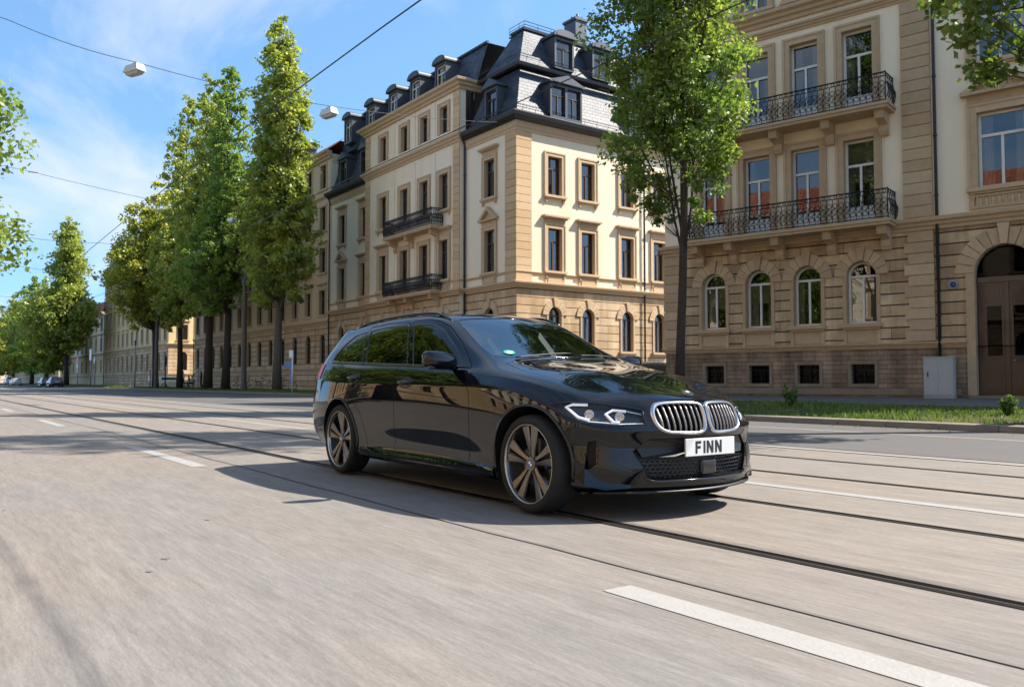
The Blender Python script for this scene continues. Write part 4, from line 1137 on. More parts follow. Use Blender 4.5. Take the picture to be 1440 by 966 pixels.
    # quoins and pilasters
    def qa(m,a,b,odd): m.box(-1.0,.062,-.062,0,a,b); m.box(0,.062,.001,1.0,a,b)
    quoins(B,qa,6.3,14.5,.43)
    for x0,x1 in((-17.6,-16.9),(-5.8,-5.1)):
        quoins(B,lambda m,a,b,o:m.box(x0,x1,-.46,-.39,a,b),6.3,15.0,.43); quoins(B,lambda m,a,b,o:m.box(x0,x1,-.46,-.39,a,b),15.6,18.15,.43)
    for x in(-13.4,-10.6,-8.1):
        s=MB(); s.box(x-.2,x+.2,-.47,-.39,6.9,10.2); s.box(x-.2,x+.2,-.47,-.39,11.1,14.9); s.box(x-.17,x+.17,-.46,-.39,15.6,18.15); s.build('pilaster',['cream_plaster'],B)
    # mansard
    slope1=[(-.02,15.45),(-.06,15.62),(-.42,16.6),(-.74,17.6),(-1.0,18.5)]
    r=MB(); sweep(r,[(-5.15,3),(-5.15,0),(0,0),(0,16)],slope1,caps=False); sweep(r,[(-24.7,0),(-17.5,0)],slope1,caps=False)
    sweep(r,[(-5.3,9),(-5.3,0),(0,0),(0,16)],[(-.80,18.72),(-1.2,19.5),(-1.65,20.4),(-2.1,21.35)],caps=False)
    sweep(r,[(-24.7,0),(-5.3,0)],[(-.5,18.45),(-.9,18.78),(-1.3,20.2),(-1.75,21.55)],caps=False)
    r.add([(-24.7,1.75,21.55),(-5.3,1.75,21.55),(-5.3,15,21.9),(-24.7,15,21.9)],[(0,1,2,3)]); r.add([(-3.7,2.1,21.35),(-2.1,2.1,21.35),(-2.1,15.9,21.35),(-3.7,15.9,21.35)],[(0,1,2,3)])
    r.add([(-24.7,.5,15.4),(-24.7,.7,18.5),(-24.7,1.75,21.55),(-24.7,15,21.9),(-24.7,15,15.4)],[(0,1,2,3,4)]); r.add([(-17.5,.1,15.4),(-17.5,.7,18.5),(-17.5,2.5,18.5),(-17.5,2.5,15.4)],[(0,1,2,3)])
    rf=r.build('roof',['slate'],B)
    s=MB(); sweep(s,[(-5.2,9),(-5.2,0),(0,0),(0,16)],[(-.72,18.46),(-.52,18.50),(-.46,18.66),(-.62,18.74),(-.72,18.76)]); s.build('roof_ledge',['dark_zinc'],rf,fixn=True)
    s=MB(); sweep(s,[(-5.3,9),(-5.3,0),(0,0),(0,16)],[(-2.12,21.3),(-1.98,21.33),(-1.96,21.47),(-2.12,21.5)]); sweep(s,[(-24.7,0),(-5.3,0)],[(-1.80,21.5),(-1.64,21.53),(-1.62,21.66),(-1.80,21.7)]); s.build('roof_edge',['dark_zinc'],rf,fixn=True)
    s=MB()
    for M,L in((RT(-3.65,2.15),1.5),(RT(-2.15,2.15)@ROT,13)):
        s.M=M
        for z in(21.7,21.9): s.tube([(0,0,z),(L,0,z)],.02,4)
        for i in range(int(L/1.0)+1): s.tube([(i*1.0,0,21.4),(i*1.0,0,21.92)],.018,4)
    s.M=None; s.build('roof_railing',['iron'],rf)
    for M,o,z,a,b in((F0,-.10,15.72,-5,0),(SD,-.10,15.72,0,15),(F0,-.78,18.92,-5,-.8),(SD,-.78,18.92,.8,15),(F0,-.10,15.72,-24.6,-17.7)):
        s=MB(M); s.tube([(a,-o-.12,z+.28),(b,-o-.12,z+.28)],.02,4); s.tube([(a,-o-.12,z+.14),(b,-o-.12,z+.14)],.015,4)
        for i in range(int((b-a)/.9)): s.tube([(a+.45+.9*i,-o+.02,z-.08),(a+.45+.9*i,-o-.14,z+.30)],.014,4)
        s.build('snow_guard',['iron'],rf)
    dormer(B,F0,-2.5,15.62,1.25,1.95,.02,1.2,'gable','brown_frame')
    for u in(-22.5,-18.9): dormer(B,F0,u,15.8,1.25,2.0,.05,1.3,'gable')
    for u in(-22.8,-18.9,-15.4,-12.3,-9.0): dormer(B,F0,u,19.2,1.35,1.95,.55,2.6,'round','white_frame')
    dormer(B,SD,3.5,15.68,2.35,2.0,-.05,1.3,'gable','brown_frame',True); dormer(B,SD,9.6,15.68,2.35,2.0,-.05,1.3,'gable','brown_frame',True)
    for u in(4.0,6.9,10): dormer(B,SD,u,18.95,1.45,1.85,.72,2.6,'round','brown_frame')
    c=MB(); c.box(-3.4,-2.3,6.2,7.1,21.3,23.3); c.box(-3.48,-2.22,6.12,7.18,23.1,23.25); c.tube([(-3.1,6.6,23.3),(-3.1,6.6,23.6)],.09,8); c.tube([(-2.6,6.6,23.3),(-2.6,6.6,23.6)],.09,8); c.build('chimney',['zinc'],rf)
    c=MB(); c.box(-15,-13.6,5,5.9,21.5,23.2); c.box(-15.08,-13.52,4.92,5.98,23.2,23.35); c.build('chimney',['rusticated'],rf)
    balcony(B,FC,-13.3,-7.0,10.1,.85,[-12.9,-10.6,-7.5],1.05,pitch=.15,th=2.6); balcony(B,FC,-13.3,-7.0,6.15,.85,[-12.9,-10.6,-7.5],.95,pitch=.15,th=2.6)
    pipe(B,F0,-5.02,.2,15.2); pipe(B,F0,-24.55,.2,15.2); pipe(B,SD,9.55,.2,15.2)
    return B

# ------------------------------------------------------------------ the near right-hand building
def right_building():
    B=thing('apartment_building','shaded sandstone apartment building with two long iron balconies and white french windows','building',(-11.7,28.17,0),R(14.5))
    rng=random.Random(5); I=RT(0,0)
    W=MB(I); Wm=['shade_plaster','rusticated_old','rough_plinth','stone_old','room_dark']
    X0,X1=-12.56,9.5
    AC=[-4.84,-6.74,-8.60,-10.42]; D=-.45; RC=[3.2,5.1,7.0]
    hw=.52
    wall_band(W,X0,X1,-.2,2.0,[(c-.40,c+.40,.78,1.46,'rect') for c in AC+RC]+[(D-.86,D+.86,.42,2.0,'rect')],2,.30,3)
    # the door opening runs through both stone bands: lower part cut above, the arch here
    wall_band(W,X0,X1,2.0,6.0,[(c-.5,c+.5,2.88,5.07,'arch') for c in AC+RC]+[(D-.86,D+.86,2.0,5.22,'arch')],1,.34,3)
    wall_band(W,X0,X1,6.0,10.2,[(c-hw,c+hw,6.42,9.4,'rect') for c in AC]+[(D-.68,D+.68,7.1,9.55,'rect')]+[(c-hw,c+hw,7.1,9.4,'rect') for c in RC],0,.30,3)
    wall_band(W,X0,X1,10.2,14.3,[(c-hw,c+hw,10.40,13.35,'rect') for c in AC]+[(D-.68,D+.68,11.2,13.4,'rect')]+[(c-hw,c+hw,11.2,13.35,'rect') for c in RC],0,.30,3)
    wall_band(W,X0,X1,14.3,17.3,[(c-hw,c+hw,15.05,16.9,'rect') for c in AC+[D]+RC],0,.30,3)
    W.M=None
    W.add([(X0,0,-.2),(X0,12,-.2),(X0,12,17.3),(X0,0,17.3),(X1,0,-.2),(X1,12,-.2),(X1,12,17.3),(X1,0,17.3)],[(0,1,2,3),(7,6,5,4),(1,5,6,2)],0)
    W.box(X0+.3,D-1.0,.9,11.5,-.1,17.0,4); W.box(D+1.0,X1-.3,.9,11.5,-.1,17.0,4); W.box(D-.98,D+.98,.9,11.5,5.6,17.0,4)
    W.build('wall',Wm,B)
    for c in AC+RC:
        window(B,I,c-.40,c+.40,.78,1.46,'rect','iron',.30,curtain=False,rng=rng,fw=.035)
        g=MB()
        for i in range(5): x=c-.32+.16*i; g.tube([(x,.06,.78),(x,.06,1.46)],.012,5)
        for z in(.95,1.12,1.30): g.tube([(c-.4,.06,z),(c+.4,.06,z)],.010,5)
        g.build('window_grille',['iron'],B)
        s=MB(); s.box(c-.50,c-.402,-.04,.02,.66,1.58); s.box(c+.402,c+.50,-.04,.02,.66,1.58); s.box(c-.402,c+.402,-.04,.02,1.462,1.58); s.box(c-.402,c+.402,-.04,.02,.66,.778); s.build('window_surround',['wet_stone'],B)
        window(B,I,c-.5,c+.5,2.88,5.07,'arch','white_frame',.34,rng=rng,fw=.075)
        surround(B,I,c-.5,c+.5,2.88,5.07,'arch',mat='stone_old',jw=.10,vous=.42,pr=.06)
        s=MB(); s.box(c-.5,c+.5,-.03,.02,2.22,2.66); s.box(c-.62,c-.502,-.07,.02,2.18,2.66); s.box(c+.502,c+.62,-.07,.02,2.18,2.66); s.build('sill_panel',['stone_old'],B)
    for c in AC:
        window(B,I,c-hw,c+hw,6.42,9.4,'rect','white_frame',.30,True,rng=rng,fw=.08); surround(B,I,c-hw,c+hw,6.42,9.4,mat='stone_old',jw=.21,sill=False)
        window(B,I,c-hw,c+hw,10.40,13.35,'rect','white_frame',.30,True,rng=rng,fw=.08); surround(B,I,c-hw,c+hw,10.40,13.35,mat='stone_old',jw=.21,sill=False)
    for c in RC:
        window(B,I,c-hw,c+hw,7.1,9.4,'rect','white_frame',.30,rng=rng); surround(B,I,c-hw,c+hw,7.1,9.4,mat='stone_old',hood='cornice',panel=True)
        window(B,I,c-hw,c+hw,11.2,13.35,'rect','white_frame',.30,rng=rng); surround(B,I,c-hw,c+hw,11.2,13.35,mat='stone_old')
    window(B,I,D-.68,D+.68,7.1,9.55,'rect','white_frame',.30,rng=rng,fw=.085); surround(B,I,D-.68,D+.68,7.1,9.55,mat='stone_old',hood='pediment',jw=.24)
    window(B,I,D-.68,D+.68,11.2,13.4,'rect','white_frame',.30,rng=rng,fw=.085); surround(B,I,D-.68,D+.68,11.2,13.4,mat='stone_old',jw=.24)
    for c in AC+[D]+RC: window(B,I,c-hw,c+hw,15.05,16.9,'rect','white_frame',.30,rng=rng,fw=.08); surround(B,I,c-hw,c+hw,15.05,16.9,mat='stone_old')
    # baluster panel under the single window
    s=MB(); s.box(D-.95,D+.95,-.10,.02,6.42,6.52); s.box(D-.95,D+.95,-.10,.02,6.80,6.868)
    for i in range(9):
        x=D-.72+.18*i; s.lathe([(.035,6.522),(.05,6.58),(.055,6.63),(.03,6.70),(.045,6.798)],8,'z',(x,-.05,0))
    s.box(D-.95,D-.80,-.09,.02,6.522,6.798); s.box(D+.80,D+.95,-.09,.02,6.522,6.798); s.build('balustrade',['stone_old'],B)
    path=[(X0,12),(X0,0),(X1,0)]
    for nm,z,p,h in(('plinth_ledge',1.98,.14,.20),('string_course',5.92,.26,.40),('cornice',13.85,.22,.26),('cornice',14.32,.42,.48),('cornice',17.2,.7,.6)):
        s=MB()
        if nm=='plinth_ledge': sweep(s,[(X0,12),(X0,0),(D-1.125,0)],cornice_prof(z,p,h)); s.build(nm,['stone_old'],B,fixn=True); s=MB(); sweep(s,[(D+1.125,0),(X1,0)],cornice_prof(z,p,h))
        else: sweep(s,path,cornice_prof(z,p,h))
        s.build(nm,['stone_old'],B,fixn=True)
    s=MB(); sweep(s,[(X0,12),(X0,0),(D-1.3,0)],[(-.02,.40),(.06,.40),(.06,.60),(.02,.62),(-.02,.62)]); s.build('base_course',['wet_stone'],B,fixn=True)
    quoins(B,lambda m,a,b,o:m.box(-3.40,-2.48,-.075,.01,a,b),6.36,13.8,.40,'stone_old')
    def q2(m,a,b,o): m.box(-3.40+(.12 if o else 0),-2.48,-.085,.01,a,b)
    quoins(B,q2,2.2,5.9,.385,'stone_old')
    def q3(m,a,b,o): m.box(X0-.05,X0+.72,-.06,.01,a,b); m.box(X0-.05,X0-.001,.011,.6,a,b)
    quoins(B,q3,2.2,5.9,.385,'stone_old')
    pipe(B,I,-2.36,.4,13.8,-.10,.05)
    balcony(B,I,-9.9,-3.62,10.08,.95,[-9.5,-7.68,-5.78,-3.95],1.0,'stone_old',.20); balcony(B,I,-11.2,-3.62,6.12,.95,[-10.9,-9.5,-7.68,-5.78,-3.95],1.0,'stone_old',.20)
    # entrance
    d=link('door',None,B)
    m=MB(); y=.26; fr=D
    m.box(fr-.855,fr+.855,y-.05,y+.06,4.05,4.22); m.box(fr-.855,fr-.74,y,y+.08,.42,4.05); m.box(fr+.74,fr+.855,y,y+.08,.42,4.05)
    m.box(fr-.74,fr-.004,y+.02,y+.08,.42,4.05); m.box(fr+.004,fr+.74,y+.02,y+.08,.42,4.05)
    for s in(-1,1):
        for a,b in((.55,1.45),(3.45,3.9)):
            m.box(fr+s*.37-.25,fr+s*.37+.25,y-.005,y+.021,a,b); m.box(fr+s*.37-.17,fr+s*.37+.17,y-.025,y-.004,a+.09,b-.09)
        m.box(fr+s*.37-.27,fr+s*.37+.27,y-.01,y+.021,1.60,1.68); m.box(fr+s*.37-.27,fr+s*.37+.27,y-.01,y+.021,3.28,3.36)
        m.box(fr+s*.37-.27,fr+s*.37-.21,y-.01,y+.021,1.68,3.28); m.box(fr+s*.37+.21,fr+s*.37+.27,y-.01,y+.021,1.68,3.28)
    m.box(fr-.05,fr+.05,y-.03,y+.018,.5,4.04)
    m.build('door_leaf',['oak_door'],d)
    for s in(-1,1): MB().box(fr+s*.37-.208,fr+s*.37+.208,y+.008,y+.019,1.682,3.278).build('pane',['basement_pane'],d)
    P=arch_pts(D-.80,D+.80,4.23+.13); MB().add([(D-.80,y+.03,4.222),(D+.80,y+.03,4.222)]+[(a,y+.03,b) for a,b in reversed(P)],[tuple(range(2+len(P)))]).build('fanlight',['basement_pane'],d)
    MB().tube([(fr+.10,y-.02,1.5),(fr+.10,y-.06,1.52),(fr+.22,y-.06,1.52)],.014,6).build('handle',['satin_aluminium'],d)
    s=MB(); n=13; r0=.864; zs=5.22-.86
    for i in range(n):
        a0=PI*i/n+.01; a1=PI*(i+1)/n-.01; ro=r0+.55+(.12 if i==n//2 else 0); q=-.07-(.08 if i==n//2 else 0); vs=[]
        for yy in(q,.02): vs+=[(D-r0*math.cos(a0),yy,zs+r0*math.sin(a0)),(D-ro*math.cos(a0),yy,zs+ro*math.sin(a0)),(D-ro*math.cos(a1),yy,zs+ro*math.sin(a1)),(D-r0*math.cos(a1),yy,zs+r0*math.sin(a1))]
        s.add(vs,[(0,1,2,3),(7,6,5,4),(0,4,5,1),(1,5,6,2),(2,6,7,3),(3,7,4,0)])
    s.box(D-1.12,D-.864,-.06,.02,.42,zs); s.box(D+.864,D+1.12,-.06,.02,.42,zs); s.build('door_surround',['stone_old'],B,fixn=True)
    MB().box(D-1.05,D+1.05,-.35,.30,.15,.42).build('door_step',['wet_stone'],B)
    # blank blue enamel plate beside the door
    p=MB(); p.lathe([(.0001,-.012),(.135,-.012),(.145,0),(.145,.02)],24,'y',(-1.92,-.09,4.02)); o=p.build('number_plate',['enamel_blue'],B)
    MB().lathe([(.115,-.0135),(.13,-.0135)],24,'y',(-1.92,-.09,4.02)).build('plate_rim',['white_frame'],o)
    # roof
    r=MB(); sweep(r,[(X0,12),(X0,0),(X1,0)],[(.3,17.8),(-1.3,20.4)],caps=False); r.add([(X0+1.3,1.3,20.4),(X1,1.3,20.4),(X1,12,20.4),(X0+1.3,12,20.4)],[(0,1,2,3)]); r.build('roof',['slate'],B)
    return B

# ------------------------------------------------------------------ simpler neighbours: same kit, fewer mouldings
def plain_building(label,x0,x1,y,h,cols,floors,wallm,ground,roofm,facing=-1,side=None,depth=14,frame='brown_frame',rz=0,z0=0,rise=2.6,dorm=(),panes=True,trim='stone_trim'):
    """a terrace block; facing -1 looks at the street from the far side, +1 from the near side"""
    L=x1-x0
    B=thing('apartment_building',label,'building',(x0,y,0) if facing<0 else (x1,y,0),0 if facing<0 else PI)
    rng=random.Random(int(x0*7)); I=RT(0,0)
    W=MB(I); Wm=[wallm,ground,'room_dark',trim]
    gz=5.4; fh=(h-gz)/floors
    cs=[L*(i+.5)/cols for i in range(cols)]; hw=min(.55,L/cols*.24)
    wall_band(W,0,L,-.3,gz,[(c-hw,c+hw,2.3,4.6,'arch') for c in cs],1,.28,3)
    ops=[]
    for f in range(floors):
        a=gz+fh*f; wall_band(W,0,L,a,a+fh,[(c-hw,c+hw,a+fh*.22,a+fh*.80,'rect') for c in cs],0,.28,3)
    W.M=None
    W.add([(0,0,-.3),(0,depth,-.3),(0,depth,h),(0,0,h),(L,0,-.3),(L,depth,-.3),(L,depth,h),(L,0,h)],[(0,1,2,3),(1,5,6,2)]+([(7,6,5,4)] if not side else []),0)
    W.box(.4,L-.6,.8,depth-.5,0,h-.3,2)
    sc=[]
    if side:
        S=RT(L,0)@ROT; W.M=S; n=side; sc=[depth*(i+.5)/n for i in range(n)]
        wall_band(W,0,depth,-.3,gz,[(c-hw,c+hw,2.3,4.6,'arch') for c in sc],1,.28,3)
        for f in range(floors): a=gz+fh*f; wall_band(W,0,depth,a,a+fh,[(c-hw,c+hw,a+fh*.22,a+fh*.80,'rect') for c in sc],0,.28,3)
    W.build('wall',Wm,B)
    def lite(M,c):
        window(B,M,c-hw,c+hw,2.3,4.6,'arch',frame,.28,curtain=False,rng=rng)
        for f in range(floors):
            s=MB(M); a=gz+fh*f; window(B,M,c-hw,c+hw,a+fh*.22,a+fh*.80,'rect',frame,.28,curtain=panes,rng=rng)
            za,zb=a+fh*.22,a+fh*.80
            s.box(c-hw-.18,c-hw-.002,-.07,.02,za,zb+.2); s.box(c+hw+.002,c+hw+.18,-.07,.02,za,zb+.2); s.box(c-hw-.002,c+hw+.002,-.07,.02,zb+.002,zb+.2); s.box(c-hw-.28,c+hw+.28,-.16,.024,za-.15,za-.002)
            if f<2: s.box(c-hw-.3,c+hw+.3,-.2,.022,zb+.42,zb+.55)
            s.build('window_surround',[trim],B)
    for c in cs: lite(I,c)
    for c in sc: lite(RT(L,0)@ROT,c)
    path=[(0,0),(L,0)]+([(L,depth)] if side else [])
    for z,p,hh in((1.6,.12,.2),(gz-.1,.25,.35),(gz+fh*(floors-1)-.1,.16,.22),(h-.35,.6,.6)):
        s=MB(); sweep(s,path,cornice_prof(z,p,hh)); s.build('cornice',[trim],B,fixn=True)
    r=MB(); sweep(r,path,[(.45,h+.2),(-.4,h+rise*.55),(-1.2,h+rise)],caps=False); r.add([(0,1.2,h+rise),(L-1.2,1.2,h+rise),(L-1.2,depth,h+rise),(0,depth,h+rise)],[(0,1,2,3)]); rf=r.build('roof',[roofm],B)
    c=MB(); c.box(L*.3,L*.3+1.2,4,4.9,h+rise-.2,h+rise+1.7); c.build('chimney',['rough_plinth'],rf)
    for u in dorm: dormer(B,I,u,h+.5,1.4,1.7,.2,1.8,'gable',frame)
    pipe(B,I,.15,.2,h,-.12,.05)
    return B

# ------------------------------------------------------------------ trees
def leafmat(name,dark,mid,light,trans=.35):
    m=bpy.data.materials.new(name); m.use_nodes=True; nt=m.node_tree; L=nt.links
    nt.nodes.remove(nt.nodes['Principled BSDF'])
    ge=N(nt,'ShaderNodeNewGeometry'); tc=N(nt,'ShaderNodeTexCoord')
    no=N(nt,'ShaderNodeTexNoise',Scale=.55,Detail=4.); L.new(tc.outputs['Object'],no.inputs['Vector'])
    ad=N(nt,'ShaderNodeMath',operation='MULTIPLY_ADD'); ad.inputs[1].default_value=.5; L.new(ge.outputs['Random Per Island'],ad.inputs[0])
    sb=N(nt,'ShaderNodeMath',operation='MULTIPLY_ADD'); sb.inputs[1].default_value=1.5; sb.inputs[2].default_value=-.5; L.new(no.outputs['Fac'],sb.inputs[0]); L.new(sb.outputs[0],ad.inputs[2])
    rp=N(nt,'ShaderNodeValToRGB'); e=rp.color_ramp.elements; e[0].color=dark+(1,); e[1].color=light+(1,); q=e.new(.5); q.color=mid+(1,)
    L.new(ad.outputs[0],rp.inputs[0])
    df=N(nt,'ShaderNodeBsdfDiffuse'); L.new(rp.outputs[0],df.inputs['Color'])
    tr=N(nt,'ShaderNodeBsdfTranslucent'); hs=N(nt,'ShaderNodeHueSaturation',Value=1.8,Saturation=1.05); L.new(rp.outputs[0],hs.inputs['Color']); L.new(hs.outputs[0],tr.inputs['Color'])
    gl=N(nt,'ShaderNodeBsdfGlossy',Roughness=.45); gl.inputs['Color'].default_value=(.8,.9,.7,1)
    m1=N(nt,'ShaderNodeMixShader'); m1.inputs[0].default_value=trans; L.new(df.outputs[0],m1.inputs[1]); L.new(tr.outputs[0],m1.inputs[2])
    m2=N(nt,'ShaderNodeMixShader'); m2.inputs[0].default_value=.05; L.new(m1.outputs[0],m2.inputs[1]); L.new(gl.outputs[0],m2.inputs[2])
    L.new(m2.outputs[0],nt.nodes['Material Output'].inputs[0]); MATS[name]=m
leafmat('leaf_green',(.100,.145,.024),(.230,.272,.046),(.40,.395,.070),.58)
leafmat('leaf_deep',(.070,.125,.022),(.160,.235,.040),(.29,.345,.060),.56)
leafmat('leaf_dark',(.045,.085,.015),(.10,.15,.026),(.19,.23,.04),.42)  # darker leaf copy, the shaded look of the top right tree is coloured in
leafmat('leaf_mid',(.055,.100,.018),(.130,.195,.034),(.27,.315,.052),.52)
leafmat('leaf_yellow',(.115,.150,.020),(.27,.285,.042),(.45,.41,.062),.58)
leafmat('grass_blade',(.04,.08,.012),(.08,.14,.018),(.17,.19,.045),.38)
simple('bark',(.060,.048,.038),.95,0,.1,var=.45,scale=9,bump=.8,bscale=25)
simple('bark_pale',(.12,.10,.075),.95,0,.1,var=.45,scale=7,bump=.8,bscale=25)
def leaves(name,centers,radii,per,size,mat,parent,seed,flat=.75):
    """a cloud of small folded leaf faces gathered in clumps"""
    rs=np.random.RandomState(seed); C=np.asarray(centers,float); K=len(C)
    cnt=np.maximum(3,(per*rs.uniform(.6,1.4,K))).astype(int); idx=np.repeat(np.arange(K),cnt); n=len(idx)
    off=rs.normal(0,1,(n,3)); off/=np.maximum(1e-6,np.linalg.norm(off,axis=1))[:,None]; off*=(rs.uniform(0,1,n)**.45)[:,None]
    P=C[idx]+off*np.asarray(radii,float)[idx][:,None]*np.array([1,1,flat])
    nn=off*.5+rs.normal(0,.55,(n,3))+np.array([0,0,.45]); nn/=np.linalg.norm(nn,axis=1)[:,None]
    t=rs.normal(0,1,(n,3)); t-=nn*np.sum(t*nn,1)[:,None]; t/=np.linalg.norm(t,axis=1)[:,None]; b=np.cross(nn,t)
    s=size*rs.uniform(.6,1.35,n)[:,None]
    V=np.empty((n,4,3)); V[:,0]=P-t*s*.62; V[:,1]=P+b*s*.42-nn*s*.10; V[:,2]=P+t*s*.62-nn*s*.12; V[:,3]=P-b*s*.42-nn*s*.10
    me=bpy.data.meshes.new(name); me.vertices.add(4*n); me.vertices.foreach_set('co',V.reshape(-1))
    me.loops.add(4*n); me.loops.foreach_set('vertex_index',np.arange(4*n,dtype=np.int32))
    me.polygons.add(n); me.polygons.foreach_set('loop_start',np.arange(0,4*n,4,dtype=np.int32)); me.polygons.foreach_set('loop_total',np.full(n,4,dtype=np.int32))
    me.materials.append(MATS[mat]); me.update(calc_edges=True); me.validate()
    return link(name,me,parent)
def tree(kind,label,group,loc,H,spires,clear,trunk_r,leaf,size,per,n_clumps,seed,bark='bark',clump_r=.55,cat='tree',droop=.0,lean=(0,0)):
    """spires: (dx,dy,base height,top height,max radius,height fraction of the widest point,power)"""
    rs=random.Random(seed); T=thing(kind,label,cat,loc,0,group)
    cs=[];rr=[]; bk=MB()
    tot=sum((s[3]-s[2])*s[4] for s in spires)
    # trunk, slightly crooked
    topz=max(s[3] for s in spires)
    pts=[];rad=[]; k=9
    for i in range(k+1):
        t=i/k; z=topz*.80*t
        pts.append((lean[0]*t+.10*math.sin(2.3*t*3+seed),lean[1]*t+.10*math.cos(1.9*t*3+seed),z)); rad.append(trunk_r*(1.25 if i==0 else 1)*(1-t)**.75+.02)
    bk.tube(pts,rad,10)
    def trunk_at(z):
        t=min(1,z/(topz*.80)); i=min(k-1,int(t*k)); f=t*k-i; return Vector(pts[i]).lerp(Vector(pts[i+1]),f)
    for dx,dy,zb,zt,R_,wide,pw in spires:
        n=max(6,int(n_clumps*(zt-zb)*R_/tot)); 
        base=trunk_at(max(clear*.9,zb-1.0)); limb=[base]
        for i in range(1,7):
            t=i/6; limb.append(Vector((lean[0]*.6+dx*min(1,t*1.5)+.12*math.sin(5*t+dx),lean[1]*.6+dy*min(1,t*1.5)+.12*math.cos(4*t+dy),base.z+(zt-.8-base.z)*t)))
        bk.tube(limb,[max(.012,trunk_r*.34*(1-.93*i/6)) for i in range(7)],7)
        made=0; tries=0
        while made<n and tries<n*20:
            tries+=1
            h=rs.random(); prof=(h/wide)**.65 if h<wide else max(0,1-((h-wide)/(1-wide))**pw)
            if rs.random()>prof+.05: continue
            a=rs.random()*2*PI; lob=1+.22*math.sin(3*a+seed+h*9)+.16*math.sin(7*h*PI+a*2+seed)
            r=R_*prof*lob*math.sqrt(rs.uniform(.10,1.0))
            z=zb+(zt-zb)*h-droop*(r/R_)**2
            p=Vector((lean[0]*.6+dx+r*math.cos(a),lean[1]*.6+dy+r*math.sin(a),z))
            cs.append(p); rr.append(clump_r*rs.uniform(.55,1.25)*(.55+.45*prof)); made+=1
            if rs.random()<.42:
                j=min(5,max(0,int((z-base.z)/max(.1,(zt-.8-base.z))*6)-1)); o=limb[j].lerp(limb[j+1],.5)
                md=o.lerp(p,.55)+Vector((0,0,-.12*(p-o).length*.5)); bk.tube([o,md,p],[max(.012,trunk_r*.10),max(.01,trunk_r*.07),.006],4,cap=False)
    bk.build('trunk',[bark],T)
    leaves('crown',cs,rr,per,size,leaf,T,seed)
    return T
def columnar(H,r,clear,k,seed,spread=.55):
    rs=random.Random(seed); out=[(0,0,clear,H,r,.38,1.3)]
    for i in range(k):
        a=2*PI*i/k+rs.random(); out.append((r*spread*math.cos(a),r*spread*math.sin(a),clear+rs.uniform(0,1.5),H*rs.uniform(.68,.93),r*rs.uniform(.45,.62),.35,1.4))
    return out
GR='street trees along the far kerb'
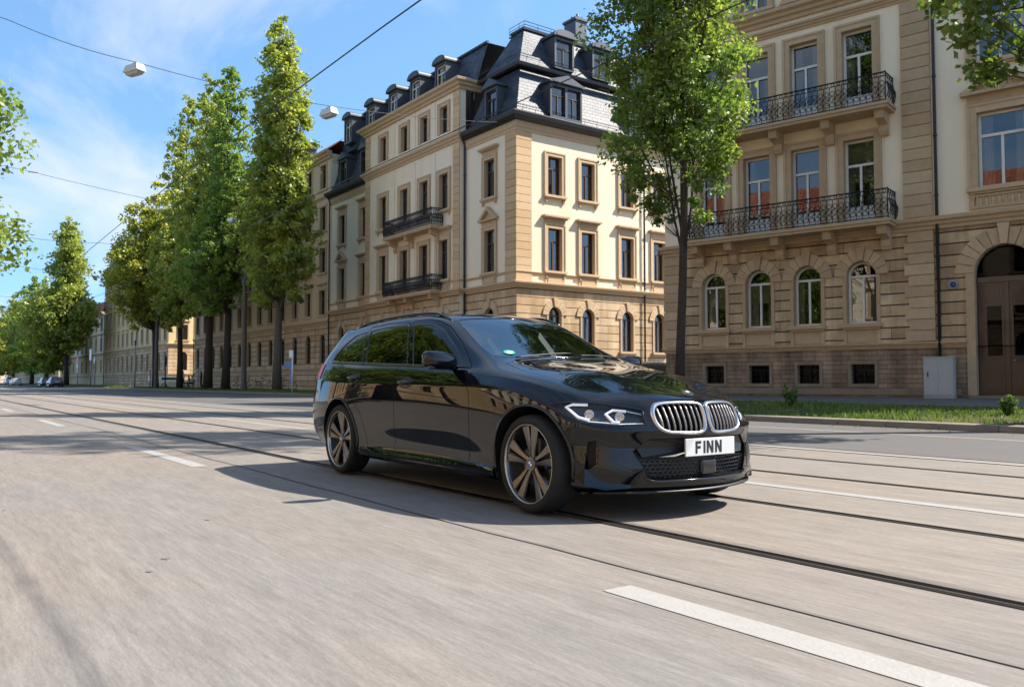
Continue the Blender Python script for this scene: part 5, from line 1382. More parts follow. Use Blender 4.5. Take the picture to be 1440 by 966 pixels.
def plant_trees():
    # nearest on the right-hand verge
    tree('street_tree','slender street tree rising in front of the right-hand stone building, behind the car hood',GR,(-16.2,17.6,.2),20,
      [(0,0,6.6,20,1.5,.35,2.4),(-1.3,.4,5.0,12.5,1.2,.40,1.8),(1.35,-.5,4.8,13.5,1.3,.40,1.8),(.3,1.1,6.4,16.5,1.2,.4,1.8),(-.6,-1.2,5.6,17.5,1.1,.4,1.8),(-1.1,.2,9.5,18.8,1.0,.4,2.0),(1.2,.2,9.5,18.5,1.0,.4,2.0)],4.6,.115,'leaf_mid',.105,70,820,11,clump_r=.50)
    tree('street_tree','leafy street tree whose branches hang into the top right corner beside the arched door',GR,(-5.6,16.9,.2),19,
      [(0,0,6.6,21,2.7,.35,2.6),(-1.6,-.3,6.4,15,1.8,.4,1.4),(1.4,.4,6.6,16,1.8,.4,1.4)],5.4,.24,'leaf_dark',.15,36,600,23,clump_r=.6)
    # broad lime whose boughs reach in from the left edge
    tree('street_tree','broad tree reaching into the left edge of the view from the near side','trees along the near side of the road',(-23.0,-5.75,.1),15,
      [(2.6,4.0,2.4,9.5,2.4,.2,3.0),(0,0,4.2,13.2,4.6,.42,1.6),(1.4,3.9,2.7,11.5,2.8,.16,3.0),(-2.5,1.5,4.4,11,3.0,.45,1.6),(-.9,4.3,2.7,12.2,3.0,.16,3.0),(-3.4,3.6,4.0,9.6,3.0,.45,1.6)],3.0,.30,'leaf_mid',.125,105,2000,31,bark='bark_pale',clump_r=.74,droop=.5)
    # the tall columnar group in front of the long facade
    tree('columnar_tree','tallest columnar tree, right of the group before the corner building',GR,(-56.6,20.9,.2),26.5,
      [(-.8,0,8,26.9,1.6,.25,5.0),(1.0,-.3,8,26.3,1.55,.25,5.0),(-1.9,.2,6.8,20.5,1.6,.3,3.2),(2.2,-.2,7,23,1.45,.32,4.0),(.4,-1.2,5.6,18,2.2,.35,2.0),(2.9,.1,5.8,14.8,1.6,.4,2.2),(-2.7,-.2,5.8,14.0,1.7,.4,2.2)],5.8,.28,'leaf_green',.20,46,1150,41,bark='bark_pale',clump_r=.60)
    tree('columnar_tree','dark columnar tree left of the tram mast, second from the right of its group',GR,(-68.0,20.8,.2),26.5,
      [(.2,0,8,26.8,1.75,.25,4.5),(1.9,0,6.4,19,1.9,.35,2.6),(-1.8,.2,6.4,22,1.7,.3,3.5),(.3,-1.5,5.6,15,2.5,.4,2.0)],6.0,.30,'leaf_deep',.215,42,700,42,clump_r=.62)
    tree('columnar_tree','columnar tree with two light green spires in the middle of the group',GR,(-73.6,20.9,.2),28,
      [(-1.3,0,8,28.2,1.6,.25,4.5),(1.0,0,8,27.4,1.6,.25,4.5),(.2,-1,6.2,19,2.4,.35,2.0),(2.5,-.6,6,15,2.0,.4,2.0),(-2.6,-.6,6,17,1.9,.4,2.2)],6.2,.34,'leaf_green',.215,42,780,43,clump_r=.64)
    tree('columnar_tree','leftmost and lowest columnar tree of the group with a pointed tip',GR,(-82.6,20.8,.2),25,
      [(-.7,0,7,24.8,1.6,.25,3.8),(1.9,0,6.6,28.4,1.6,.25,4.5),(-1.8,0,6,17,1.6,.4,2.2),(.6,-.9,5.4,17,2.3,.4,2.0),(2.8,-.6,5.8,17,2.0,.4,2.0)],5.4,.26,'leaf_green',.22,40,720,44,clump_r=.66)
    tree('street_tree','broad yellowish tree left of the columnar group',GR,(-92,20.8,.2),22,
      [(0,0,6.6,22,4.2,.40,1.7),(-2.8,0,6.2,17.5,3.2,.45,1.7),(2.7,.2,6.2,19,3.1,.45,1.7),(0,-2.2,6,17,3.2,.45,1.7)],5.4,.28,'leaf_yellow',.25,44,900,45,clump_r=.85)
    # beyond the cross street
    tree('columnar_tree','tall tree with a columnar tip above a broad skirt beyond the cross street',GR,(-150,20.5,.1),27.5,
      [(-.9,0,12,27.6,2.3,.3,3.2),(2.6,0,12,25.6,1.7,.3,3.2),(-3.6,0,5.5,17.5,3.9,.45,2.2),(3.8,0,5.2,16.5,4.0,.45,2.2),(0,-2,5,15.5,4.6,.45,2.0)],4.0,.34,'leaf_green',.38,40,950,51,clump_r=1.25)
    far=[(-172,20.4,20,'round tree in front of the far terrace, right of the parked dark cars'),(-196,20.6,22,'olive green tree standing behind the two parked dark cars'),(-228,20,21,'hazy tree in the far row above the parked pale cars'),(-268,20,20,'second smallest tree at the far end of the row'),(-310,19,21,'third smallest tree at the far end of the row'),(-370,17.5,22,'dark tree closing the far end of the road'),(-460,13,30,'smallest tree where the road vanishes')]
    for i,(x,y,h,lb) in enumerate(far):
        tree('street_tree',lb,GR,(x,y,.1),h,[(0,0,2.6,h,5.2,.42,1.7),(-3.6,0,2.2,h*.78,4.6,.42,1.7),(3.6,.2,2.4,h*.82,4.6,.42,1.7)],2.4,.36,('leaf_yellow','leaf_green','leaf_deep')[(i+1)%3],.48,30,520,60+i,clump_r=1.4)
    # near side of the road further along, and behind the camera: seen in the car's panels and windows
    for i,(x,y,h) in enumerate([(-96,-9,15),(-44,-8.6,14)]):
        tree('street_tree',['distant tree on the near side pavement far to the left','tree on the near side pavement mirrored in the rear windows of the car'][i],'trees along the near side of the road',(x,y,.1),h,
          [(0,0,4.0,h,3.4,.42,1.6),(1.8,.5,4.0,h*.8,2.4,.45,1.6),(-1.8,-.4,4.2,h*.82,2.4,.45,1.6)],3.0,.26,'leaf_dark',.30,20,330,70+i,clump_r=.8)

# ------------------------------------------------------------------ road surface
def roadmat(name,base,alt,dark,streak=1.0,rough=.75,crack=True):
    m,nt,b=newmat(name); L=nt.links
    tc=N(nt,'ShaderNodeTexCoord')
    def noise(scale,sx,sy,det=4.,rg=.55):
        mp=N(nt,'ShaderNodeMapping'); mp.inputs['Scale'].default_value=(sx,sy,1); mp.inputs['Location'].default_value=(2.7,5.3,0); L.new(tc.outputs['Object'],mp.inputs[0])
        n=N(nt,'ShaderNodeTexNoise',Scale=scale,Detail=det,Roughness=rg); L.new(mp.outputs[0],n.inputs['Vector']); return n.outputs['Fac']
    def ramp(v,a,b_,c,d):
        r=N(nt,'ShaderNodeMapRange'); r.inputs['From Min'].default_value=a; r.inputs['From Max'].default_value=b_; r.inputs['To Min'].default_value=c; r.inputs['To Max'].default_value=d; L.new(v,r.inputs['Value']); return r.outputs[0]
    def mix(f,A,B,mode='MIX'):
        x=N(nt,'ShaderNodeMix',data_type='RGBA',blend_type=mode)
        for s,v in(('Factor',f),('A',A),('B',B)):
            if isinstance(v,tuple): x.inputs[s].default_value=v+(1,)
            elif isinstance(v,float): x.inputs[s].default_value=v
            else: L.new(v,x.inputs[s])
        return x.outputs['Result']
    big=noise(.16,.35,1.0,5.); lanes=noise(.75,.03,1.0,3.); fine=noise(38.,.10,1.0,5.,.7); grit=noise(90.,.35,1.0,3.,.7); mid=noise(7.,.16,1.0,5.,.65)
    c=mix(ramp(big,.35,.65,0,1),base,alt); c=mix(ramp(lanes,.52,.8,0,.22),c,dark); warm=noise(.33,.6,1.0,3.); c=mix(ramp(warm,.42,.66,0,.55),c,tuple(k*q for k,q in zip(base,(1.10,1.0,.88))))
    cc=N(nt,'ShaderNodeCombineXYZ'); mm=N(nt,'ShaderNodeMath',operation='MULTIPLY'); L.new(ramp(fine,.25,.75,1-.25*streak,1+.25*streak),mm.inputs[0]); L.new(ramp(mid,.3,.7,1-.13*streak,1+.13*streak),mm.inputs[1])
    m3=N(nt,'ShaderNodeMath',operation='MULTIPLY'); L.new(mm.outputs[0],m3.inputs[0]); L.new(ramp(grit,.25,.75,.86,1.14),m3.inputs[1])
    for i in range(3): L.new(m3.outputs[0],cc.inputs[i])
    c=mix(1.0,c,cc.outputs[0],'MULTIPLY'); L.new(c,b.inputs['Base Color'])
    bp=N(nt,'ShaderNodeBump',Strength=.35,Distance=.006); L.new(grit,bp.inputs['Height']); L.new(bp.outputs['Normal'],b.inputs['Normal'])
    b.inputs['Roughness'].default_value=rough; b.inputs['Specular IOR Level'].default_value=.35; MATS[name]=m
roadmat('asphalt',(.198,.176,.154),(.176,.166,.156),(.145,.140,.134))
roadmat('asphalt_dark',(.115,.108,.102),(.098,.094,.092),(.08,.078,.077),.6)  # darkened so the outer lane carries some building shade in its colour
roadmat('track_bed',(.210,.183,.156),(.190,.172,.152),(.165,.152,.138))
simple('line_paint',(.315,.303,.283),.6,0,.3,var=.12,scale=14,bump=.2); simple('rail_groove',(.008,.007,.007),.9,0,.03,var=.3); simple('rail_steel',(.16,.145,.13),.38,.9,var=.3,scale=3); simple('rail_joint',(.07,.065,.06),.9,0,.05,var=.4,scale=6)
simple('tar',(.145,.135,.125),.75,var=.3,scale=3); simple('kerb_stone',(.22,.19,.15),.85,0,.3,var=.35,scale=3,bump=.4); simple('paving',(.14,.128,.115),.9,0,.2,var=.25,scale=3,bump=.3)
simple('soil_grass',(.075,.070,.032),.95,0,.1,var=.5,scale=1.1,bump=.6); simple('dry_leaf',(.22,.13,.045),.8,var=.4,scale=2); simple('far_ground',(.10,.10,.08),.95,var=.3,scale=.05)
simple('cabinet_grey',(.42,.42,.40),.55,0,.4,var=.08,scale=4); simple('sign_white',(.75,.75,.74),.4,var=.04); simple('sign_blue',(.02,.06,.28),.4,var=.05); simple('sign_pink',(.72,.30,.40),.5,var=.1); simple('sign_red',(.5,.03,.03),.4,var=.05); simple('pole_grey',(.30,.30,.30),.5,.4,var=.15); simple('mast_brown',(.10,.075,.06),.6,.3,var=.2,scale=5)
simple('lamp_case',(.62,.61,.58),.4,.2,var=.06); simple('lamp_shade',(.42,.42,.41),.35,var=.05); simple('cable_black',(.015,.015,.016),.5,var=.1); simple('porcelain',(.25,.12,.07),.3,var=.1)
def structure(o): o['kind']='structure'; return o
def sheet(name,pts,z,mat):
    return structure(MB().add([(x,y,z) for x,y in pts],[tuple(range(len(pts)))]).build(name,[mat]))
def ribbon(name,path,w,z,mat):
    vs=[];fs=[]
    for i,(x,y) in enumerate(path):
        a=Vector(path[max(0,i-1)]);b=Vector(path[min(len(path)-1,i+1)]); d=(b-a).normalized(); n=Vector((-d.y,d.x))*w/2; vs+=[(x+n.x,y+n.y,z),(x-n.x,y-n.y,z)]
    for i in range(len(path)-1): fs.append((2*i,2*i+1,2*i+3,2*i+2))
    return structure(MB().add(vs,fs).build(name,[mat]))
def solid_strip(name,path_front,path_back,zf,zb,mat,base=-.1):
    """raised bank between two plan polylines with equal point counts"""
    n=len(path_front); vs=[];fs=[]
    for (a,b),(c,d) in zip(path_front,path_back): vs+=[(a,b,base),(a,b,zf),(c,d,zb),(c,d,base)]
    for i in range(n-1):
        for k in range(3): fs.append((i*4+k,i*4+4+k,i*4+5+k,i*4+1+k))
    fs+=[(0,1,2,3),((n-1)*4+3,(n-1)*4+2,(n-1)*4+1,(n-1)*4)]
    return structure(MB().add(vs,fs).build(name,[mat],fixn=True))
def build_street():
    sheet('ground',[(-1500,-900),(600,-900),(600,1200),(-1500,1200)],-.06,'far_ground')
    sheet('road',[(-700,-3.4),(120,-3.4),(120,24),(-700,24)],0,'asphalt')
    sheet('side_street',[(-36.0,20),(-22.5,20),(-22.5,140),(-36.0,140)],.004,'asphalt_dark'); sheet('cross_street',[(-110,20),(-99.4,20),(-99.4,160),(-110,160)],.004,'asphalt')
    sheet('outer_lane',[(-700,9.6),(120,9.6),(120,14.95),(-22.5,14.95),(-36,19.7),(-700,19.7)],.004,'asphalt_dark')  # dark sheet up to the kerb; building shade is partly in its colour
    sheet('track_bed',[(-700,3.50),(120,3.50),(120,8.14),(-700,8.14)],.004,'track_bed')
    for y in(3.53,4.98,6.72,8.16):
        xs=[120-820*i/2 for i in range(3)]
        structure(MB().add([(120,y-.066,.0055),(120,y+.036,.0055),(-700,y+.036,.0055),(-700,y-.066,.0055)],[(0,1,2,3)]).build('tram_rail_joint',['rail_joint']))
        s=MB(); s.add([(120,y-.030,.007),(120,y+.030,.007),(-700,y+.030,.007),(-700,y-.030,.007)],[(0,1,2,3)],0); s.add([(120,y-.055,.0082),(120,y-.031,.0082),(-700,y-.031,.0082),(-700,y-.055,.0082)],[(0,1,2,3)],1)
        structure(s.build('tram_rail',['rail_groove','rail_steel']))
    def line(x0,x1,y,w,zl=.0072): structure(MB().add([(x1,y-w/2,zl),(x1,y+w/2,zl),(x0,y+w/2,zl),(x0,y-w/2,zl)],[(0,1,2,3)]).build('road_marking',['line_paint']))
    for k in range(13): line(-2.62-9.4*k,.62-9.4*k,2.44,.155,.003)
    line(-700,120,5.84,.13); line(-700,120,9.32,.12); line(-700,120,13.1,.12)
    # wandering tar seams and old repairs
    rs=random.Random(4)
    for y0,x0,x1,w in((2.80,-60,10,.02),(-1.2,-60,4,.012)):
        p=[]; y=y0; n=int((x1-x0)/.5)
        for i in range(n+1): y+=rs.uniform(-.014,.014)+(y0-y)*.05; p.append((x0+.5*i,y))
        ribbon('road_seam',p,w,.0062,'tar')
    for x,y,r in((-4.35,1.05,.020),(-4.1,.92,.016),(-5.4,1.55,.018),(-6.6,.55,.014)):
        structure(MB().add([(x+r*(1.5+.6*math.sin(2.3*i+x))*math.cos(i*2*PI/13),y+r*(.9+.35*math.cos(3.1*i))*math.sin(i*2*PI/13),.003) for i in range(13)],[tuple(range(13))]).build('road_stain',['tar']))
    # right-hand pavement peninsula: kerb, verge rising to the building
    def arc(cx,cy,r,a0,a1,n=8): return [(cx+r*math.cos(R(a0+(a1-a0)*i/n)),cy+r*math.sin(R(a0+(a1-a0)*i/n))) for i in range(n+1)]
    kf=[(120,14.95)]+arc(-18.7,18.75,3.8,270,180)+[(-22.5,60)]
    def inset(path,d):
        out=[]; P=[Vector(p) for p in path]
        for i in range(len(P)):
            t=(P[min(i+1,len(P)-1)]-P[max(i-1,0)]).normalized(); n=Vector((t.y,-t.x)); out.append((P[i].x+n.x*d,P[i].y+n.y*d))
        return out
    ki=inset(kf,.16)
    def kerb(path,inner,name='kerb'):
        # stones about a metre long with fine joints
        P=[Vector(p) for p in path];Q=[Vector(p) for p in inner]; m=MB()
        for i in range(len(P)-1):
            L=(P[i+1]-P[i]).length; k=max(1,int(min(L,150)/1.0))
            far=L>150
            for j in range(k):
                a,b=j/k+.006/k,(j+1)/k-.006/k
                p0,p1,q1,q0=P[i].lerp(P[i+1],a),P[i].lerp(P[i+1],b),Q[i].lerp(Q[i+1],b),Q[i].lerp(Q[i+1],a)
                vs=[(p.x,p.y,-.05) for p in(p0,p1,q1,q0)]+[(p.x,p.y,z) for p,z in((p0,.115),(p1,.115),(q1,.135),(q0,.135))]
                m.add(vs,[(4,5,6,7),(0,1,5,4),(1,2,6,5),(2,3,7,6),(3,0,4,7)])
        structure(m.build(name,['kerb_stone'],fixn=True))
    kerb(kf,ki)
    vb=[(120,21.2)]+[(-17.6,21.0)]*0
    solid_strip('verge',[(120,15.12),(-5,15.12),(-18.0,15.12),(-20.6,15.9)],[(120,20.9),(-5,20.7),(-18.0,20.4),(-20.6,20.3)],.13,.27,'soil_grass')
    solid_strip('pavement',[(120,20.9),(-5,20.7),(-18.0,20.4),(-20.6,20.3)],[(120,60),(-5,40),(-18.0,40),(-22.30,40)],.275,.44,'paving')
    solid_strip('pavement',[(-20.6,15.9),(-20.6,21.1)],[(-22.3,18.0),(-22.33,40)],.13,.27,'paving')
    # left-hand: verge strip, pavement up to the facades
    for x0,x1 in((-99.0,-36.4),(-420,-110.5)):
        k0=[(x1-.2,19.65),(x0+.2,19.65)]; kerb(k0,[(x1-.2,19.80),(x0+.2,19.80)])
        solid_strip('verge',[(x1-.4,19.81),(x0+.4,19.81)],[(x1-.4,22.4),(x0+.4,22.4)],.13,.2,'soil_grass'); solid_strip('pavement',[(x1-.1,22.4),(x0+.1,22.4)],[(x1-.1,44),(x0+.1,44)],.14,.2,'paving')
    # near side pavement behind the viewer
    kerb([(-300,-3.5),(100,-3.5)],[(-300,-3.66),(100,-3.66)]); solid_strip('pavement',[(-300,-3.67),(100,-3.67)],[(-300,-14.2),(100,-14.2)],.135,.18,'paving')
def grass(name,x0,x1,y0,y1,z0,z1,n,h,seed):
    rs=np.random.RandomState(seed); n=int(n)
    X=rs.uniform(x0,x1,n); T=rs.uniform(0,1,n); Y=y0+(y1-y0)*T; Z=z0+(z1-z0)*T
    den=np.sin(X*1.3+seed)+np.sin(X*.47+Y*1.7)+np.sin(Y*2.3+X*.21); keep=rs.uniform(-3,3,n)<den*1.3+1.1; X,Y,Z=X[keep],Y[keep],Z[keep]; n=len(X)
    hh=h*rs.uniform(.4,1.3,n)*(1+.35*np.sin(X*.9+Y)); a=rs.uniform(0,2*PI,n); w=.012+h*.10; lx=rs.normal(0,.35,n)*hh; ly=rs.normal(0,.35,n)*hh
    V=np.empty((n,4,3)); c,s=np.cos(a)*w,np.sin(a)*w
    V[:,0]=np.stack([X-c,Y-s,Z-.01],1); V[:,1]=np.stack([X+c,Y+s,Z-.01],1); V[:,2]=np.stack([X+c*.6+lx*.5,Y+s*.6+ly*.5,Z+hh*.6],1); V[:,3]=np.stack([X+lx,Y+ly,Z+hh],1)
    me=bpy.data.meshes.new(name); me.vertices.add(4*n); me.vertices.foreach_set('co',V.reshape(-1)); me.loops.add(4*n); me.loops.foreach_set('vertex_index',np.arange(4*n,dtype=np.int32))
    me.polygons.add(n); me.polygons.foreach_set('loop_start',np.arange(0,4*n,4,dtype=np.int32)); me.polygons.foreach_set('loop_total',np.full(n,4,dtype=np.int32)); me.materials.append(MATS['grass_blade']); me.update(calc_edges=True)
    o=link(name,me); o['kind']='stuff'; return o
def litter(name,x0,x1,y0,y1,z,n,seed):
    m=MB(); rs=random.Random(seed)
    for i in range(n):
        x,y=rs.uniform(x0,x1),y0+(y1-y0)*rs.random()**2; s=rs.uniform(.02,.045); a=rs.random()*6.28; c,q=math.cos(a)*s,math.sin(a)*s
        m.add([(x-c,y-q,z),(x+q*.5,y-c*.5,z+.012),(x+c,y+q,z+.004),(x-q*.5,y+c*.5,z+.010)],[(0,1,2,3)])
    o=m.build(name,['dry_leaf']); o['kind']='stuff'; return o
def weed(loc,h,label,seed):
    T=thing('weed',label,'plant',loc,0,'tall weeds in the verge'); rs=random.Random(seed); m=MB(); cs=[]
    for i in range(9):
        a=rs.random()*6.28; l=h*rs.uniform(.5,1); e=(math.cos(a)*l*.35,math.sin(a)*l*.35,l); m.tube([(0,0,0),(e[0]*.3,e[1]*.3,l*.5),e],[.008,.006,.003],4)
        for k in range(6): t=.3+.7*k/5; cs.append((e[0]*t,e[1]*t,l*t))
    m.build('stem',['grass_blade'],T); leaves('foliage',cs,[.09]*len(cs),6,.075,'grass_blade',T,seed); return T

# ------------------------------------------------------------------ street furniture
def tram_wires():
    W=[('contact_wire','upper tram contact wire running along the near track to the top of the picture',4.6,5.12),('contact_wire','second tram contact wire, further from the viewer, above the far track',7.9,5.32)]
    for nm,lb,y,h in W:
        pts=[(60-460*i/60,y+.12*math.sin(i*1.1),h+.03*math.sin(i*.9)) for i in range(61)]
        tag(MB().tube(pts,.0095,5,smooth=False).build(nm,['cable_black']),lb,'tram wire','tram contact wires')
    def sag(a,b,s,n=10): a,b=Vector(a),Vector(b); return [a.lerp(b,i/n)-Vector((0,0,4*s*(i/n)*(1-i/n))) for i in range(n+1)]
    def span(label,P,ins,lamps,r=.012,s=.12):
        T=thing('span_wire',label,'cable',P[0],0,'span wires strung across the street'); o=Vector(P[0]); m=MB()
        for a,b in zip(P,P[1:]): m.tube([q-o for q in sag(a,b,s)],r,5,smooth=False)
        m.build('cable',['cable_black'],T)
        for p in ins:
            d=MB(); p=Vector(p)-o; d.tube([p+Vector((0,-.28,.0)),p+Vector((0,-.2,0)),p+Vector((0,.2,0)),p+Vector((0,.28,0))],[.015,.04,.04,.015],8); d.build('insulator',['porcelain'],T)
        return T
    span('long span wire carrying two box lamps from the upper left edge to the corner building',[(-28.5,-8.4,13.5),(-30,2.27,12.15),(-30,5.94,11.66),(-30,12.95,11.52),(-37,26.3,15.1)],[],[])
    span('second span wire with dark insulator, low in the sky, ending among columnar trees',[(-58,-8.4,15.5),(-60,6.07,14.05),(-60,18.6,12.75),(-63.6,20.8,8.0)],[(-60,6.07,14.05)],[],.014)
    span('third span wire at the left edge carrying the smallest lamp',[(-75,-8.4,13.2),(-75,7,12.15),(-75,12.6,12.2),(-75,20.8,12.6)],[],[],.016)
    span('fourth span wire crossing the street in front of the far trees',[(-92,-8.4,13.4),(-92,6,12.2),(-92,14,11.4),(-92,20.8,11.2)],[(-92,6,12.2)],[],.018)
    span('lowest and farthest span wire over the distant crossing',[(-118,-8.4,12.5),(-118,8,11.2),(-118,20.8,11.0)],[],[],.02)
    def lamp(p,label,rz):
        T=thing('street_lamp',label,'street lamp',p,rz,'box lamps hung on span wires')
        b=MB(); b.add([(-.36,-.17,-.26),(.36,-.17,-.26),(.36,.17,-.26),(-.36,.17,-.26),(-.30,-.13,-.06),(.30,-.13,-.06),(.30,.13,-.06),(-.30,.13,-.06)],[(0,3,2,1),(4,5,6,7),(0,1,5,4),(1,2,6,5),(2,3,7,6),(3,0,4,7)]); b.box(-.37,.37,-.18,.18,-.30,-.262); b.build('housing',['lamp_case'],T)
        b=MB(); b.add([(-.33,-.15,-.302),(.33,-.15,-.302),(.33,.15,-.302),(-.33,.15,-.302),(-.28,-.11,-.40),(.28,-.11,-.40),(.28,.11,-.40),(-.28,.11,-.40)],[(0,1,2,3),(7,6,5,4),(0,4,5,1),(1,5,6,2),(2,6,7,3),(3,7,4,0)]); b.build('diffuser',['lamp_shade'],T)
        b=MB(); b.tube([(-.2,0,-.06),(-.12,0,.02),(.12,0,.02),(.2,0,-.06)],.015,6); b.build('hanger',['pole_grey'],T)
    lamp((-30,5.94,11.60),'larger box lamp hanging alone against the open sky at upper left',R(25)); lamp((-30,12.95,11.46),'box lamp hanging between the columnar trees and the mansard roof',R(15)); lamp((-60,18.6,12.65),'pale box lamp half hidden in the columnar tree crowns',R(10)); lamp((-75,7,12.1),'smallest box lamp at the far left edge, low in the sky',R(5))
def furniture():
    # grey cabinet by the right-hand building
    T=thing('utility_cabinet','pale grey utility cabinet standing against the right-hand building beside the entrance','cabinet',(-13.55,26.62,.36),R(14.5))
    b=MB(); b.rbox((0,0,.66),(.86,.36,1.18),(0,0,0),0,.012); b.build('case',['cabinet_grey'],T); MB().box(-.45,.45,-.20,.20,1.252,1.29).build('lid',['cabinet_grey'],T); MB().box(-.44,.44,-.19,.19,-.05,.069).build('plinth',['concrete'],T)
    MB().box(-.405,-.004,-.192,-.181,.16,1.19).box(.004,.405,-.192,-.181,.16,1.19).build('door',['cabinet_grey'],T); MB().rbox((-.30,-.20,.72),(.035,.02,.16),(0,0,0),0,.005).build('handle',['black_plastic'],T)
    T=thing('bollard','short dark bollard in the grass before the arched door','bollard',(-6.2,16.35,.12)); MB().lathe([(.075,0),(.075,.06),(.05,.08),(.05,.58),(.065,.60),(.065,.66),(.055,.70),(.03,.74),(.0001,.75)],14).build('post',['iron'],T); MB().tube([(.051*math.cos(a),.051*math.sin(a),.5) for a in [2*PI*i/12 for i in range(12)]],.008,5,closed=True).build('ring',['pole_grey'],T)
    # bus stop
    T=thing('bus_stop_sign','white pole with dark timetable board and blue panel on the left verge','sign',(-52.2,20.2,.15)); MB().tube([(0,0,0),(0,0,2.7)],.045,8).build('pole',['sign_white'],T); MB().box(-.52,-.05,-.03,.03,2.25,2.72).build('panel',['sign_white'],T); MB().box(-1.35,-.06,-.02,.02,1.62,2.0).build('board',['sign_blue'],T); MB().box(-.34,-.06,-.025,.025,.62,1.60).build('timetable',['sign_blue'],T)
    # tram mast
    T=thing('tram_mast','brown tram mast with a capped top standing between the dark columnar trees','mast',(-63.7,20.8,.15)); MB().lathe([(.26,0),(.26,.5),(.21,.55),(.17,8.0),(.17,8.05)],12).build('pole',['mast_brown'],T); MB().lathe([(.19,8.05),(.24,8.15),(.24,8.5),(.12,8.7),(.0001,8.95)],12).build('cap',['zinc'],T); MB().box(-.75,.75,-.05,.05,7.4,7.5).build('crossarm',['mast_brown'],T)
    T=thing('tram_mast','slim mast right of the broad yellowish tree','mast',(-89.3,20.3,.15)); MB().lathe([(.22,0),(.2,.5),(.13,9.5),(.0001,9.6)],10).build('pole',['mast_brown'],T); MB().box(-.3,.3,-.04,.04,9.0,9.08).build('crossarm',['mast_brown'],T)
    def post(lb,x,y,h,parts,nm='street_sign',cat='sign',pm='pole_grey'):
        T=thing(nm,lb,cat,(x,y,.12)); MB().tube([(0,0,0),(0,0,h)],.06,8).build('pole',[pm],T)
        for n_,mt,a in parts: MB().rbox((a[0],-.06-a[5] if len(a)>5 else -.08,a[1]),(a[2],.07,a[3]),(0,0,0),0,.01).build(n_,[mt],T)
    post('tall post with a large white box sign at the far corner',-124,19.9,4.6,[('panel','sign_white',(0,4.3,1.25,1.5)),('lower_panel','black_plastic',(.1,3.2,.7,.55))])
    post('white and black signal post beside the bright cross street',-118,19.4,4.0,[('panel','sign_white',(0,3.4,.42,.9)),('signal','black_plastic',(-.2,2.8,.3,.9))])
    post('pale post with pink and white signs left of the cross street',-134,19.8,4.2,[('panel','sign_pink',(.1,3.7,.95,.8)),('lower_panel','sign_white',(.0,2.9,.8,.7)),('disc','sign_white',(.3,2.2,.45,.45))])
    post('small pink and white notice on a short post by the yellowish tree',-91,20.1,1.9,[('panel','sign_pink',(0,1.55,.42,.62)),('lower_panel','sign_white',(0,1.0,.42,.45))])
    post('thin pale post with a round head at the verge end',-97.5,20.0,5.2,[('panel','black_plastic',(0,4.9,.42,.55))])
    # dark signal seen against the lit side wall
    T=thing('traffic_light','dark traffic light seen from behind against the sunlit side wall','traffic light',(-86.0,20.4,.12)); MB().tube([(0,0,0),(0,0,3.0)],.06,8).build('pole',['iron'],T); MB().rbox((0,0,2.75),(.34,.22,.9),(0,0,0),0,.08).build('housing',['black_plastic'],T); MB().rbox((0,.02,2.75),(.52,.02,1.1),(0,0,0),0,.05).build('backboard',['iron'],T)

# ------------------------------------------------------------------ other vehicles, bicycles, people
def parked_car(label,loc,rz,paint,sz=1.0,group=None,sx=1.0,nm='parked_car'):
    T=thing(nm,label,'car',loc,rz,group); me=parked_car.base
    if me is None:
        me=build_body_mesh(2); parked_car.base=me
    m=me.copy(); m.materials.clear()
    for k in(paint,'privacy_glass_dark','black_plastic'): m.materials.append(MATS[k])
    for p in m.polygons:
        p.use_smooth=True; c=p.center; a=abs(c.y)
        if 1.02<c.z<1.31 and -1.75<c.x<.35 and abs(p.normal.y)>.5: p.material_index=1
        elif .08<c.x<.85 and 1.03<c.z<1.38 and p.normal.x>.3: p.material_index=1
        elif c.x<-1.95 and 1.08<c.z<1.30 and p.normal.x<-.3: p.material_index=1
    b=link('body',m,T); b.scale=(sx,1,sz)
    for ax in(1.49*sx,-1.45*sx):
        for s in(1,-1):
            w=link('wheel',None,T,(ax,s*.82,.32)); w.empty_display_size=.2
            MB().lathe([(.22,-.10),(.30,-.105),(.32,-.07),(.32,.07),(.30,.105),(.22,.10)],24,'y').build('tyre',['rubber'],w)
            q=MB(); q.cyl((0,.06*s,0),.225,.03*s,'y',16)
            for k in range(5):
                a=2*PI*k/5; q.rbox((.12*math.cos(a),.10*s,.12*math.sin(a)),(.19,.02,.05),(0,-a,0))
            q.build('rim',['satin_aluminium'],w)
    for s in(1,-1):
        MB().rbox((2.03*sx,s*.62,.66*sz),(.18,.30,.12),(0,0,-s*R(25)),0,.03).build('headlight',['lamp_white_off'],T); MB().rbox((-2.38*sx,s*.60,.93*sz),(.16,.28,.14),(0,0,s*R(20)),0,.03).build('taillight',['red_lens'],T); MB().rbox((.50*sx,s*.95,1.0*sz),(.13,.2,.13),(0,0,0),0,.04).build('mirror',[paint],T)
    MB().rbox((-2.50*sx,0,.72*sz),(.03,.5,.11),(0,0,0),0,.005).build('license_plate',['plate_white'],T)
    return T
parked_car.base=None
simple('dark_blue_paint',(.012,.016,.028),.3,.2,.5,1,var=.05); simple('dark_grey_paint',(.03,.032,.036),.3,.3,.5,1,var=.05); simple('pale_paint',(.55,.55,.53),.3,0,.5,1,var=.03); simple('cream_paint',(.62,.58,.44),.3,0,.5,1,var=.03); simple('green_grey_paint',(.05,.07,.075),.3,.3,.5,1,var=.03)
simple('privacy_glass_dark',(.02,.026,.03),.04,0,.6,var=.1); simple('lamp_white_off',(.6,.62,.64),.15,.3,var=.05)
